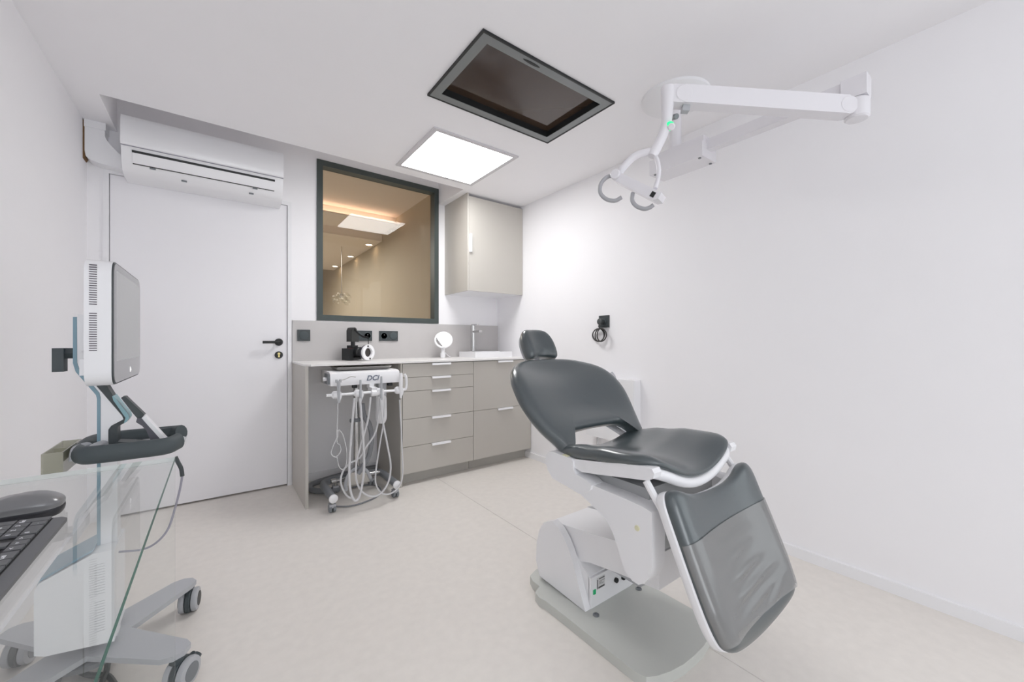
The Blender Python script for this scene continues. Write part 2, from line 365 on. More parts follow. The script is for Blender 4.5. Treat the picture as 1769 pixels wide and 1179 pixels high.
finish('frame_edge', slab('z', [TX0, TX1], [TY0, TY1], [(TX0 + .008, TX1 - .008, TY0 + .008, TY1 - .008)], ZC - .010, ZC + .04), BLACK, t)
C = [(TX0 + .008, TY0 + .008), (TX1 - .008, TY0 + .008), (TX1 - .008, TY1 - .008), (TX0 + .008, TY1 - .008)]
I = [(TX0 + fi, TY0 + fi), (TX1 - fi, TY0 + fi), (TX1 - fi, TY1 - fi), (TX0 + fi, TY1 - fi)]
for k in range(4):
    j = (k + 1) % 4; bm = B(); dx = .0006
    prism(bm, [C[k], C[j], I[j], I[k]], 'z', ZC - .008, ZC + .003); finish('frame_bar', bev(bm, .0008, 1), ALU, t)
bm = slab('z', [TX0 + fi - .001, TX1 - fi + .001], [TY0 + fi - .001, TY1 - fi + .001], [(TX0 + fi + .001, TX1 - fi - .001, TY0 + fi + .001, TY1 - fi - .001)], ZC - .006, ZS + .002)
finish('recess_wall', bm, BLACK, t)
bm = B(); box(bm, TX0 + .025, TX1 - .025, TY0 + .025, TY1 - .025, ZS, ZS + .02); finish('screen', bm, SCREEN, t)
bm = B(); prism(bm, spl2([(1.07, TY0 + .030), (1.10, TY0 + .024), (1.14, TY0 + .024), (1.165, TY0 + .030), (1.14, TY0 + .036), (1.10, TY0 + .036)], 4, True), 'z', ZC - .0095, ZC - .004); finish('finger_slot', bm, BLACK, t)

# ------------------------------------------------------------------ air conditioner
t = thing('air_conditioner', 'white wall air conditioner mounted above the flush door', 'air conditioner', (-.03, YB, 2.0))
AX0, AX1 = -.430, .358; AY = 3.08
prof = [(YB, 2.315), (3.12, 2.325), (3.085, 2.322), (3.072, 2.30), (3.064, 2.22), (3.062, 2.15), (3.068, 2.142), (3.072, 2.12), (3.09, 2.06), (3.115, 2.02), (3.15, 2.004), (YB, 2.0)]
finish('body', rprism(prof, 'x', AX0, AX1, .004, 2, 50), WHITE, t)
bm = B(); prism(bm, [(3.075, 2.318), (3.060, 2.29), (3.054, 2.22), (3.052, 2.160), (3.058, 2.150), (3.075, 2.152)], 'x', AX0 - .001, AX1 + .001); finish('front_panel', bev(bm, .003, 2, 40), WHITE, t)
bm = B(); prism(bm, [(3.0615, 2.1485), (3.0615, 2.145), (3.075, 2.145), (3.075, 2.1485)], 'x', AX0 - .0005, AX1 + .0005); finish('panel_groove', bm, mat('groove_violet', (150, 148, 160), .6), t)
bm = B(); prism(bm, [(3.066, 2.128), (3.068, 2.116), (3.10, 2.116), (3.10, 2.128)], 'x', AX0 + .045, AX1 - .048); finish('air_slot', bm, BLACK, t)
bm = B(); prism(bm, [(3.066, 2.114), (3.070, 2.115), (3.089, 2.062), (3.084, 2.060)], 'x', AX0 + .048, AX1 - .052); fp = finish('flap', bm, WHITE, t)
bm = B(); prism(bm, [(3.086, 2.061), (3.088, 2.056), (3.10, 2.058), (3.10, 2.063)], 'x', AX0 + .046, AX1 - .050); finish('flap_gap', bm, GAP, t)
for x, y, z in ((-.30, 3.093, 2.052), (.20, 3.092, 2.052), (-.16, 3.112, 2.02), (.18, 3.112, 2.02)):
    finish('clip', rbox(x - .013, x + .013, y - .004, y + .006, z - .004, z + .004, .001), GREYP, t)
t = thing('pipe_cover', 'white curved pipe trunking beside the air conditioner', 'pipe cover', (-.52, YB, 2.1))
pts = spl2([(-.597, 2.285), (-.597, 2.12)], 1)
P = [(-.592, 2.288), (-.592, 2.115), (-.588, 2.085), (-.57, 2.066), (-.53, 2.056), (-.43, 2.045), (-.43, 2.128), (-.455, 2.135), (-.48, 2.16), (-.505, 2.195), (-.512, 2.215), (-.512, 2.288)]
finish('elbow', rprism(P, 'y', 3.19, YB, .006, 3, 20), MATTEW, t)
finish('clamp_band', rbox(-.594, -.508, 3.186, YB, 2.248, 2.289, .004), MATTEW, t)
bm = B(); prism(bm, [(-.6, 2.285), (-.6, 2.07), (-.592, 2.085), (-.5925, 2.285)], 'y', 3.195, 3.27); finish('brown_gap', bm, mat('gap_brown', (120, 92, 60), .9), t)  # brown strip between the trunking and the left wall

# ------------------------------------------------------------------ kitchen-like furniture
WT = .903
tag(finish('end_panel', rbox(.4405, .458, 2.744, YB, 0, WT - .012, .001, 1), CAB), 'tall beige side panel carrying the worktop beside the door', 'panel')
bm = B(); prism(bm, [(.437, YB), (.437, 2.775), (.470, 2.728), (XR, 2.728), (XR, YB)], 'z', WT - .012, WT)
tag(finish('worktop', bev(bm, .0015, 1), TOP), 'thin pale worktop running over the cart niche and drawers', 'worktop')
tag(finish('backsplash', rbox(.4395, XR - .001, YB - .012, YB - .0004, WT, 1.202, .001, 1), SPLASH), 'low grey stone-look backsplash panel above the worktop', 'backsplash')
FY = 2.744
def pull(x, z, parent):
    bm = B(); prism(bm, [(FY - .0005, z + .001), (FY - .0005, z - .0005), (FY - .016, z - .0005), (FY - .018, z - .014), (FY - .0205, z - .014), (FY - .0185, z + .001)], 'x', x - .078, x + .078)
    finish('handle', bev(bm, .0006, 1), WHITE, parent)
def base_unit(name, label, x0, x1, zs, hx):
    t = thing(name, label, 'cabinet', ((x0 + x1) / 2, FY + .25, 0))
    bm = B(); box(bm, x0 + .001, x1 - .001, FY + .019, YB - .02, .085, WT - .013); finish('body', bm, CABIN, t)
    bm = B(); box(bm, x0 + .001, x1 - .001, FY + .075, FY + .09, 0, .084); finish('toe_kick', bm, CABIN, t)
    for z1, z0 in zip(zs, zs[1:]):
        dr = finish('drawer_front', rbox(x0 + .0015, x1 - .0015, FY, FY + .018, z0 + .0015, z1 - .0015, .0008, 1), CAB, t)
        pull(hx, z1 - .001, dr)
base_unit('drawer_cabinet', 'beige cabinet of five drawers with white tab handles beside the cart', 1.066, 1.656, [.885, .785, .684, .484, .283, .087], 1.367)
base_unit('sink_cabinet', 'beige cabinet of two deep drawer fronts under the sink', 1.657, 2.256, [.885, .484, .087], 1.966)
o = finish('end_panel', rbox(1.052, 1.065, FY + .002, YB - .013, 0, WT - .013, .001, 1), CAB); tag(o, 'beige side panel of the drawer cabinet facing the cart niche', 'panel')
t = thing('wall_cabinet', 'beige wall cupboard with white edge handle above the sink', 'cabinet', (1.97, 3.07, 1.472))
UY = 2.868
bm = B(); box(bm, 1.690, XR - .001, UY + .020, YB, 1.475, 2.268); finish('body', bm, MATTEW, t)
finish('side_panel', rbox(1.674, 1.689, UY, YB, 1.472, 2.289, .0008, 1), CAB, t)
dr = finish('cabinet_door', rbox(1.6905, XR - .003, UY, UY + .018, 1.474, 2.266, .0008, 1), CAB, t)
bm = rbox(1.689, 1.7085, UY - .020, UY - .001, 1.795, 1.948, .004, 2); finish('handle', bm, WHITE, dr)

# sink, tap
t = thing('basin', 'shallow white rectangular basin standing on the worktop', 'basin', (1.95, 3.07, WT))
bm = slab('z', [1.80, 2.20], [2.95, 3.235], [(1.818, 2.182, 2.968, 3.12)], WT, WT + .05); finish('bowl_rim', bev(bm, .006, 2), WHITE, t)
bm = B(); box(bm, 1.815, 2.185, 2.965, 3.125, WT + .0005, WT + .012); fb = finish('bowl_floor', bm, WHITE, t)
bm = B(); cyl(bm, (2.0, 3.03, WT + .011), (2.0, 3.03, WT + .015), .022); finish('drain', bm, CHROME, fb)
t = thing('tap', 'tall slim chrome basin tap standing behind the bowl', 'tap', (1.915, 3.18, WT + .05))
bm = B(); cyl(bm, (1.915, 3.18, WT + .05), (1.915, 3.18, 1.198), .021, 24); finish('column', bm, CHROME, t)
finish('spout', rbox(1.899, 1.931, 3.045, 3.18, 1.128, 1.146, .004, 2), CHROME, t)
finish('lever', rbox(1.903, 1.927, 3.09, 3.195, 1.198, 1.207, .003, 2), CHROME, t)

# sockets
def plate(name, label, x0, x1, kinds, yw=YB - .012, zc=1.092, h=.083, group=None):
    t = thing(name, label, 'socket', ((x0 + x1) / 2, yw, zc - h / 2), group)
    finish('cover_plate', rbox(x0, x1, yw - .009, yw + .001, zc - h / 2, zc + h / 2, .002, 1), ANTH, t)
    n = len(kinds); pw = (x1 - x0) / n
    for i, k in enumerate(kinds):
        cx = x0 + pw * (i + .5)
        if k == 'socket':
            bm = B(); lathe(bm, [(.030, 0), (.030, .003), (.025, .0032), (.022, -.004), (0, -.004)], (cx, yw - .009, zc), (0, -1, 0), 28); s = finish('socket_well', bm, DGREY, t)
            for a, b in ((-.0095, -.004), (.0095, -.004), (0, .008)):
                bm = B(); cyl(bm, (cx + a, yw - .004, zc + b), (cx + a, yw - .0075 - (.010 if b > 0 else 0), zc + b), .0026, 10); finish('pin', bm, CHROME, s)
        else:
            bm = B(); lathe(bm, [(.031, 0), (.031, .003), (.028, .0045), (0, .0045)], (cx, yw - .009, zc), (0, -1, 0), 28); finish('rocker', bm, DGREY, t)
plate('wall_switch', 'single anthracite switch plate on backsplash beside the door', .471, .556, ['switch'])
plate('double_socket', 'double anthracite socket plate on backsplash behind the photo camera', .861, 1.011, ['switch', 'socket'])
plate('double_socket', 'double anthracite socket plate on backsplash between camera and mirror', 1.069, 1.226, ['socket', 'switch'])

# vanity mirror
t = thing('ring_mirror', 'small round white framed mirror on a stand on the worktop', 'mirror', (1.60, 3.12, WT))
mc = Vector((1.585, 3.13, 1.058)); nrm = Vector((-.42, -.80, .42)).normalized()
bm = B(); lathe(bm, [(.062, .004), (.066, .012), (.076, .012), (.080, .004), (.078, -.006), (.060, -.008)], mc, nrm, 32, True); finish('mirror_frame', bm, WHITE, t)
bm = B(); lathe(bm, [(.0, .002), (.0635, .002), (.0635, .0055), (0, .0055)], mc, nrm, 32); finish('mirror_glass', bm, mat('mirror', (225, 225, 225), .03, metal=1.0), t)
bm = B(); cyl(bm, (1.575, 3.12, WT), (1.575, 3.12, WT + .045), .021, 20); cyl(bm, (1.575, 3.12, WT + .04), (1.58, 3.13, .985), .016, 16); finish('stand', bm, WHITE, t)
bm = B(); tube(bm, [(1.59, 3.12, WT + .05), (1.62, 3.11, WT + .02), (1.645, 3.105, WT + .004)], .003, 8); finish('stand_leg', bm, WHITE, t)

# photo camera with ring flash
t = thing('photo_camera', 'black photo camera with white ring flash on the worktop', 'camera', (.84, 3.08, WT))
dv = Vector((.45, -.893, 0)); pv = Vector((-.893, -.45, 0)); rc = Vector((.902, 3.0, .9645)); up = Vector((0, 0, 1))
Mc = frame_matrix(rc - dv * .165, pv * -1, up)   # local x along the body width, y up, z towards the lens
bm = B(); box(bm, -.068, .068, -.058, .030, -.035, .022, Mc); bev(bm, .012, 3); bd = finish('body', bm, BLACK, t)
bm = B(); box(bm, -.074, -.035, -.058, .030, .0, .052, Mc); bev(bm, .014, 3); finish('grip', bm, mat('grip_rubber', (34, 36, 37), .6), t)
bm = B(); box(bm, -.026, .026, .028, .052, -.03, .03, Mc); bev(bm, .008, 2); finish('viewfinder_hump', bm, BLACK, t)
bm = B(); box(bm, -.062, -.040, .024, .031, .020, .050, Mc); bev(bm, .003, 2); finish('red_marking', bm, mat('red_print', (170, 45, 50), .5), bd)
bm = B(); cyl(bm, rc - dv * .145, rc - dv * .075, .040, 24); cyl(bm, rc - dv * .078, rc - dv * .018, .035, 24); finish('lens_barrel', bm, BLACK, t)
bm = B(); lathe(bm, [(.036, -.014), (.056, -.014), (.060, -.006), (.060, .002), (.057, .006), (.036, .006), (.033, .0), (.033, -.012)], rc, dv, 36, True); rf = finish('ring_flash', bm, WHITE, t)
bm = B(); lathe(bm, [(.0575, -.022), (.0585, -.0135), (.034, -.0135), (.034, -.022)], rc, dv, 36, True); finish('flash_housing', bm, mat('violet_black', (52, 48, 66), .4), t)
bm = B(); lathe(bm, [(.0335, -.016), (.028, -.022), (.022, -.026), (0, -.024)], rc, dv, 28); finish('front_lens', bm, mat('lens_glass', (46, 38, 34), .05, spec=1.0), t)
for a in (1.75, 4.95):
    p = rc + dv * .006 + (pv * -math.cos(a) + up * math.sin(a)) * .047
    bm = B(); box(bm, -.006, .006, -.006, .006, -.001, .002, frame_matrix(p, pv * -1, up)); finish('ring_clip', bm, BLACK, rf)
hb = rc - dv * .16
bm = B(); cyl(bm, hb + up * .05, hb + up * .085, .016, 16); finish('hot_shoe_foot', bm, BLACK, t)
M2 = frame_matrix(hb + up * .135, pv * -1, up)
bm = B(); prism(bm, [(-.036, -.055), (.03, -.055), (.034, .0), (.012, .005), (.012, .042), (-.004, .054), (-.024, .05), (-.036, .03)], 'z', -.028, .028)
for v in bm.verts: v.co = M2 @ v.co
finish('flash_control', bev(bm, .006, 2), mat('flash_grey', (52, 53, 52), .5), t)
P0 = M2 @ Vector((-.01, .045, .02)); P3 = rc + up * .062
cpts = []
for k in range(90):
    q = k / 89; base = P0.lerp(Vector((P3.x, P3.y, P3.z + .05)), q) - up * (.02 * math.sin(q * math.pi)); a = q * 2 * math.pi * 16
    cpts.append(base + up * (.006 * math.cos(a)) + dv * (.006 * math.sin(a)))
cpts += [P3 + up * .03, P3]
bm = B(); tube(bm, cpts, .0028, 6, 1, smooth=False); finish('coiled_cord', bm, BLACK, t)

# ------------------------------------------------------------------ dental delivery cart in the niche
t = thing('dental_cart', 'white dental delivery cart with hanging handpieces under the worktop', 'cart', (.77, 2.75, 0))
bx = rprism([(2.602, .772), (2.598, .800), (2.612, .846), (2.64, .856), (2.88, .860), (2.88, .775)], 'x', .556, .992, .006, 2)
bd = finish('unit_body', bx, WHITE, t)
finish('side_cap', rbox(.545, .558, 2.625, 2.72, .782, .846, .004), GREYP, t)
bm = B(); cyl(bm, (.546, 2.665, .812), (.526, 2.665, .812), .012); finish('side_knob', bm, WHITE, t)
text_mesh('logo_lettering', 'DCI', .046, frame_matrix((.807, 2.5983, .809), (1, 0, 0), (0, .25, .97)), mat('logo_grey', (105, 112, 128), .5), bd, .35, bold=.0012)
KZ = lambda u, v, y: ony(550 + u / 11.056, 630 + v / 11.056, y)
BY = 2.555
bl = KZ(155, 588, BY); br = KZ(1640, 493, BY); zb = (bl.z + br.z) / 2
bm = B(); tube(bm, [(bl.x, BY, zb), (.7, BY, zb), (.85, BY, zb), (br.x - .01, BY, zb), (br.x + .012, BY, zb + .012), (br.x + .016, BY, zb + .05), (br.x + .012, BY, zb + .085), (br.x + .002, BY, zb + .105)], .0085, 12); finish('holder_bar', bm, WHITE, t)
bm = B(); box(bm, .788, .822, BY - .012, 2.63, zb - .005, zb + .03); box(bm, .79, .82, 2.60, 2.66, zb + .02, .776); finish('bar_bracket', bev(bm, .005, 2), WHITE, t)
bm = B(); cyl(bm, (.785, BY - .004, zb - .006), (.826, BY - .004, zb - .006), .020); finish('bar_clamp', bm, WHITE, t)
hx = [KZ(u, 560, BY).x for u in (365, 783, 1178, 1548)]
for i, x in enumerate(hx):
    bm = B(); lathe(bm, [(.012, -.022), (.023, -.012), (.025, .0), (.022, .014), (.014, .02)], (x - .012, BY, zb), (1, 0, 0), 20); hd = finish('handpiece_holder', bm, WHITE, t)
    bm = B(); prism(bm, [(x - .004, zb + .018), (x - .008, zb - .012), (x + .0, zb - .040), (x + .008, zb - .040), (x + .020, zb - .01), (x + .016, zb + .018)], 'y', BY - .026, BY - .006); finish('holder_fork', bev(bm, .004, 2), WHITE, hd)
    y = BY - .024
    if i == 0:
        bm = B(); tube(bm, [(x + .002, y, zb - .045), (x + .002, y, zb + .02), (x + .001, y, zb + .07), (x, y, zb + .086)], lambda q: .008 + .004 * q, 12); sy = finish('air_water_syringe', bm, LGREY, t)
        bm = B(); tube(bm, [(x, y, zb + .085), (x + .04, y, zb + .095), (x + .07, y, zb + .108), (x + .10, y, zb + .104)], .0022, 8); finish('syringe_nozzle', bm, STEEL, sy)
        for q in (-.016, .006): finish('syringe_button', rbox(x + q, x + q + .010, y - .008, y + .008, zb + .077, zb + .095, .002, 1), LGREY, sy)
    else:
        hi = [0, .085, .10, .115][i]
        bm = B(); tube(bm, [(x, y, zb - .05), (x, y, zb + .01), (x, y, zb + hi * .7), (x, y, zb + hi)], (lambda q: .008 - .002 * q) if i < 3 else (lambda q: .007 + .006 * math.sin(q * 2.4)), 12)
        finish('handpiece_coupling', bm, LGREY if i < 3 else WHITE, t)
# pole and base
bm = B(); cyl(bm, (.763, 2.80, .12), (.763, 2.80, .78), .019, 20); finish('pole', bm, CHROME, t)
bm = B(); cyl(bm, (.763, 2.80, .50), (.763, 2.80, .525), .028, 20); cyl(bm, (.763, 2.80, .512), (.72, 2.79, .512), .014, 14); finish('pole_collar', bm, GREYP, t)
LX0, LX1 = .566, .961
bm = B(); tube(bm, [(LX0, 2.575, .092), (LX0, 2.70, .092), (LX0, 2.84, .092), (LX0 + .02, 2.90, .092), (LX0 + .08, 2.918, .092), (.763, 2.92, .092), (LX1 - .08, 2.918, .092), (LX1 - .02, 2.90, .092), (LX1, 2.84, .092), (LX1, 2.70, .092), (LX1, 2.575, .092)], .024, 16); finish('base_frame', bm, GREYP, t)
bm = B(); cyl(bm, (LX0 + .05, 2.83, .115), (LX1 - .03, 2.83, .115), .009, 12); cyl(bm, (.83, 2.83, .115), (.92, 2.83, .115), .014, 12); cyl(bm, (LX0 + .04, 2.83, .115), (LX0 + .075, 2.83, .115), .016, 12); finish('cross_bar', bm, CHROME, t)
bm = B(); prism(bm, [(.69, .08), (.70, .13), (.725, .165), (.80, .165), (.83, .13), (.845, .08)], 'y', 2.775, 2.79); finish('base_bracket', bev(bm, .004, 2), STEEL, t)
bm = B(); tube(bm, [(.69, 2.77, .055), (.685, 2.77, .10), (.70, 2.77, .15), (.735, 2.77, .185), (.79, 2.77, .185), (.825, 2.77, .155), (.85, 2.77, .10)], .008, 10, flat=1.4); finish('bracket_rim', bm, LGREY, t)
for x, y in ((LX0, 2.575), (LX1, 2.575)):
    bm = B(); lathe(bm, [(.024, .0), (.026, .004), (.026, .012), (.018, .018), (0, .020)], (x, y + .006, .092), (0, -1, 0), 22); finish('end_cap', bm, WHITE, t)
for x, y in ((LX0, 2.60), (LX1, 2.60), (LX0 + .09, 2.92), (LX1 - .06, 2.92)):
    bm = B(); cyl(bm, (x, y, .045), (x, y, .078), .008, 10); cs = finish('caster_stem', bm, STEEL, t)
    for q in (-.020, .003):
        bm = B(); cyl(bm, (x + q, y + .006, .0245), (x + q + .017, y + .006, .0245), .0245, 20); finish('caster_wheel', bm, GREYP, cs)
    finish('caster_hood', rbox(x - .018, x + .018, y - .014, y + .028, .030, .052, .008, 2), LGREY, cs)
bm = B(); lathe(bm, [(.018, .20), (.030, .195), (.036, .17), (.038, .06), (.036, .03), (.026, .006), (0, 0)], (.898, 2.70, .485), (0, 0, 1), 24); finish('water_bottle', bm, mat('milky_plastic', (226, 226, 228), .35), t)
bm = B(); box(bm, .872, .925, 2.675, 2.73, .675, .775); finish('bottle_mount', bev(bm, .006, 2), LGREY, t)
for x in (.70, .93): finish('valve_knob', rbox(x, x + .025, 2.64, 2.68, .747, .773, .004, 1), BLACK, t)
HZ = lambda u, v, y: ony(550 + u / 4.369, 620 + v / 4.369, y)
def hose(pts, y, r, m, name='hose', dy=0.0):
    bm = B(); n = len(pts); tube(bm, [HZ(u, v, y + dy * math.sin(math.pi * i / (n - 1))) for i, (u, v) in enumerate(pts)], r, 8, 7); return finish(name, bm, m, t)
hose([(147, 330), (145, 450), (140, 620), (165, 655), (168, 700), (135, 743), (98, 720), (110, 665), (145, 590), (152, 540), (185, 575), (213, 690), (212, 790), (185, 838), (155, 810), (138, 730)], 2.535, .0028, HOSE, 'thin_hose')
hose([(272, 300), (250, 560), (234, 800), (238, 960), (258, 1050), (285, 1072), (312, 1035), (338, 900), (345, 740), (328, 480), (312, 300)], 2.50, .0068, HOSE, 'hose', -.03)
hose([(395, 290), (372, 470), (315, 670), (284, 810), (290, 930), (335, 1010), (410, 1042), (480, 1010), (532, 920), (545, 800), (518, 640), (488, 480), (466, 300)], 2.53, .0060, HOSE, 'hose', -.02)
hose([(505, 300), (488, 500), (462, 660), (432, 870), (440, 965), (492, 1022), (560, 1012), (615, 955), (636, 860), (628, 600), (613, 310)], 2.545, .0050, HOSE)
hose([(466, 300), (455, 430), (430, 560), (360, 670), (310, 750), (225, 800), (178, 870), (172, 950), (215, 1035), (270, 1062)], 2.575, .0060, HOSE)
hose([(330, 340), (345, 430), (385, 500), (402, 600), (385, 720), (345, 800), (300, 870)], 2.74, .017, GHOSE, 'suction_hose')
FZ = lambda u, v, z=.025: onz(540 + u / 11.056, 790 + v / 11.056, z)
fp = [FZ(1230, 190), FZ(900, 250), FZ(520, 350), FZ(120, 470), FZ(-60, 560), FZ(20, 640), FZ(260, 650), FZ(520, 600)]
for p in fp: p.x = max(p.x, .492); p.y = min(p.y, 3.24)
bm = B(); tube(bm, fp, .019, 12); finish('floor_hose', bm, GHOSE, t)
bm = B(); tube(bm, [FZ(330, 940, .006), FZ(700, 940, .006), FZ(1000, 860, .006), FZ(1250, 740, .006), FZ(1300, 620, .006), FZ(1180, 540, .006), FZ(960, 540, .006), FZ(700, 600, .006)], .005, 8); finish('floor_cable', bm, GHOSE, t)
# instrument tray lying on the unit
bm = B(); zt = .862
prism(bm, [(.622, 2.68), (.936, 2.68), (.936, 2.86), (.622, 2.86)], 'z', zt, zt + .002)
a = [(.622, 2.68), (.936, 2.68), (.936, 2.86), (.622, 2.86)]; b2 = [(.605, 2.655), (.955, 2.655), (.955, 2.875), (.605, 2.875)]
for k in range(4):
    j = (k + 1) % 4; q = [(*a[k], zt + .002), (*a[j], zt + .002), (*b2[j], zt + .020), (*b2[k], zt + .020)]
    vs = [bm.verts.new(p) for p in q] + [bm.verts.new((p[0], p[1], p[2] - .002)) for p in q]
    for f in ((0, 1, 2, 3), (7, 6, 5, 4), (0, 4, 5, 1), (2, 6, 7, 3), (1, 5, 6, 2), (3, 7, 4, 0)): bm.faces.new([vs[i] for i in f])
tag(finish('instrument_tray', bm, STEEL), 'shallow stainless steel tray lying on the dental cart', 'tray')

# ------------------------------------------------------------------ dental chair (long axis along Y, feet towards -Y)
XC = 1.245
t = thing('dental_chair', 'slate grey dental chair with white frame on a grey floor plate', 'dental chair', (XC, 1.0, 0))
half = [(0, .672), (.06, .674), (.12, .684), (.17, .700), (.196, .716), (.206, .74), (.207, .80), (.206, 1.0), (.207, 1.16), (.214, 1.19), (.205, 1.225), (.165, 1.245), (.165, 1.29), (.150, 1.325), (.10, 1.345), (0, 1.35)]
bm = B(); prism(bm, [(XC - .01 + x, y) for x, y in mirror_half(half)], 'z', 0, .035); finish('floor_plate', bev(bm, .010, 3, 50), PLATE, t)
for x in (1.124, 1.383):
    bm = B(); lathe(bm, [(.012, 0), (.012, .004), (.009, .005), (.009, .002), (0, .002)], (x, .988, .034), n=20); finish('plate_bolt', bm, GREYP, t)
# base housing: two cheeks, low front panel, lifting arm
KB = lambda u, v, x: onx(900 + u / 3.697, 860 + v / 3.697, x)
ck = [(p.y, max(p.z, .034)) for p in (KB(u, v, 1.105) for u, v in [(412, 732), (118, 500), (96, 400), (100, 290), (118, 205), (145, 160), (200, 150), (240, 195), (280, 268), (310, 345), (335, 430), (372, 580)])]
CKY1 = max(p[0] for p in ck)
for a, b in ((1.105, 1.135), (1.375, 1.405)):
    finish('base_cheek', rprism(ck, 'x', a, b, .007, 3, 40), WHITE, t)
bf = finish('front_panel', rbox(1.134, 1.376, 1.022, 1.034, .035, .150, .001, 1), MATTEW, t)
bm = B(); prism(bm, [(1.032, .034), (CKY1 - .02, .034), (CKY1 - .015, .24), (1.20, .262), (1.10, .20), (1.032, .155)], 'x', 1.134, 1.376); finish('base_core', bm, MATTEW, t)
KP = lambda u, v: onx(1000 + u / 14.74, 980 + v / 14.74, 1.2)
def on_panel(u, v): return ony(1000 + u / 14.74, 980 + v / 14.74, 1.021)
p = on_panel(385, 630); sw = finish('switch_surround', rbox(p.x - .0085, p.x + .0085, 1.0195, 1.0225, p.z - .0105, p.z + .0105, .001, 1), WHITE, bf)
finish('green_switch', rbox(p.x - .0065, p.x + .0065, 1.0165, 1.021, p.z - .0085, p.z + .0085, .001, 1), GREEN, sw)
p = on_panel(560, 390); lb = finish('rating_label', rbox(p.x - .023, p.x + .023, 1.0212, 1.0222, p.z - .022, p.z + .022, .0002, 1), mat('label_silver', (205, 205, 205), .4), bf)
INK = mat('label_ink', (70, 70, 72), .6)
for z0, x0, x1, h in ((.016, -.010, .022, .0035), (.006, -.010, .022, .0012), (.001, -.010, .006, .0012), (-.004, -.010, .016, .0012), (-.017, -.014, .022, .006), (-.002, -.021, -.017, .034)):
    finish('label_print', rbox(p.x + x0, p.x + x1, 1.0208, 1.0214, p.z + z0 - h / 2, p.z + z0 + h / 2, .0001, 1), INK, bf)
for u, v in ((938, 330), (1120, 262)):
    p = on_panel(u, v); bm = B(); cyl(bm, (p.x, 1.023, p.z), (p.x, 1.012, p.z), .0095, 16); finish('black_socket', bm, BLACK, bf)
arm = [(1.25, .285), (1.23, .287), (1.05, .313), (.90, .338), (.74, .36), (.74, .245), (.90, .225), (1.037, .202), (1.10, .18), (1.25, .17)]
finish('lifting_arm', rprism(arm, 'x', 1.142, 1.368, .012, 3), MATTEW, t)
bm = B(); prism(bm, [(1.02, .170), (.86, .170), (.78, .24), (.76, .33), (1.02, .30)], 'x', 1.21, 1.40); finish('lower_link', bev(bm, .006, 2), LGREY, t)
# side castings
KA = lambda u, v, x: onx(940 + u / 8.04, 780 + v / 8.04, x)
NX = .995
hub = [(p.y, p.z) for p in (KA(u, v, .985) for u, v in [(22, 150), (25, 50), (60, 5), (120, 8), (300, 80), (375, 108), (398, 150), (405, 260), (440, 320), (520, 365), (600, 420), (655, 480), (640, 540), (560, 590), (480, 590), (300, 480), (120, 380), (50, 260)])]
cst = [(p.y, p.z) for p in (onx(u, v, NX) for u, v in [(1006, 828), (1024, 839), (1077, 861), (1110, 876), (1125.5, 886), (1126.5, 930), (1126, 982), (1121, 1000), (1112, 1009), (1103, 1011), (1092, 1004), (1080, 987), (1070, 955), (1058, 920), (1050, 903), (1040, 890), (1018, 869), (1000, 852), (990, 845)])]
for side in (-1, 1):
    def xs(a): return a if side < 0 else 2 * XC - a
    finish('hinge_cover', rprism(hub, 'x', *sorted((xs(.985), xs(1.045))), .010, 3, 40), WHITE, t)
    c = finish('side_casting', rprism(cst, 'x', *sorted((xs(NX), xs(1.06))), .008, 3, 40), MATTEW, t)
    p = onx(1101, 913, NX); x = xs(NX); bm = B(); cyl(bm, (x + side * -.001, p.y, p.z), (x + side * .0025, p.y, p.z), .0085, 20); finish('cover_cap', bm, CREAM, c)
p = onx(974, 789, .985); finish('lock_tab', rbox(.988, 1.010, p.y - .012, p.y + .012, p.z - .004, p.z + .003, .002, 1), CREAM, t)
cb = [(1.0, .60), (.715, .60), (.71, .395), (.75, .36), (.83, .47), (.93, .56)]
finish('centre_housing', rprism(cb, 'x', 1.05, 1.44, .004, 2), mat('housing_grey', (172, 174, 175), .45), t)
# seat
def lerp_tab(ks, y):
    if y <= ks[0][0]: return ks[0][1]
    for (a, b), (c, d2) in zip(ks, ks[1:]):
        if y <= c: q = (y - a) / (c - a); q = q * q * (3 - 2 * q); return b + (d2 - b) * q
    return ks[-1][1]
ZT = [(.64, .700), (.72, .710), (.83, .706), (.94, .690), (1.07, .667)]
ZB = [(.64, .683), (.74, .678), (.86, .662), (.98, .642), (1.07, .630)]
def dish(x, y, am): return am * max(0, 1 - (x / .215) ** 2) ** 1.3 * (1 - .45 * min(1, max(0, (y - .70) / .3)))
def seat_top(x, y): return lerp_tab(ZT, y) - dish(x, y, .058)
def seat_bot(x, y): return lerp_tab(ZB, y) - dish(x, y, .062)
half = [(0, .650), (.08, .650), (.14, .652), (.19, .660), (.225, .680), (.250, .715), (.260, .77), (.261, .85), (.254, .95), (.241, 1.03), (.226, 1.068), (.20, 1.086), (.16, 1.090), (.11, 1.088), (.06, 1.086), (0, 1.085)]
ol = spl2(mirror_half(half), 4, True)
finish('seat_cushion', pillow(ol, (0, .84), seat_top, seat_bot, .026, lambda x, y, h: (XC + x, y, h), rb=.006), VINYL, t)
half2 = [(0, .662), (.08, .662), (.14, .664), (.19, .675), (.218, .70), (.232, .745), (.238, .80), (.238, .88), (.232, .96), (.220, 1.03), (.20, 1.06), (.10, 1.05), (0, 1.05)]
ol2 = spl2(mirror_half(half2), 4, True)
finish('seat_pan', pillow(ol2, (0, .85), lambda x, y: seat_bot(x, y) + .006, lambda x, y: seat_bot(x, y) - .018, .006, lambda x, y, h: (XC + x, y, h)), LGREY, t)
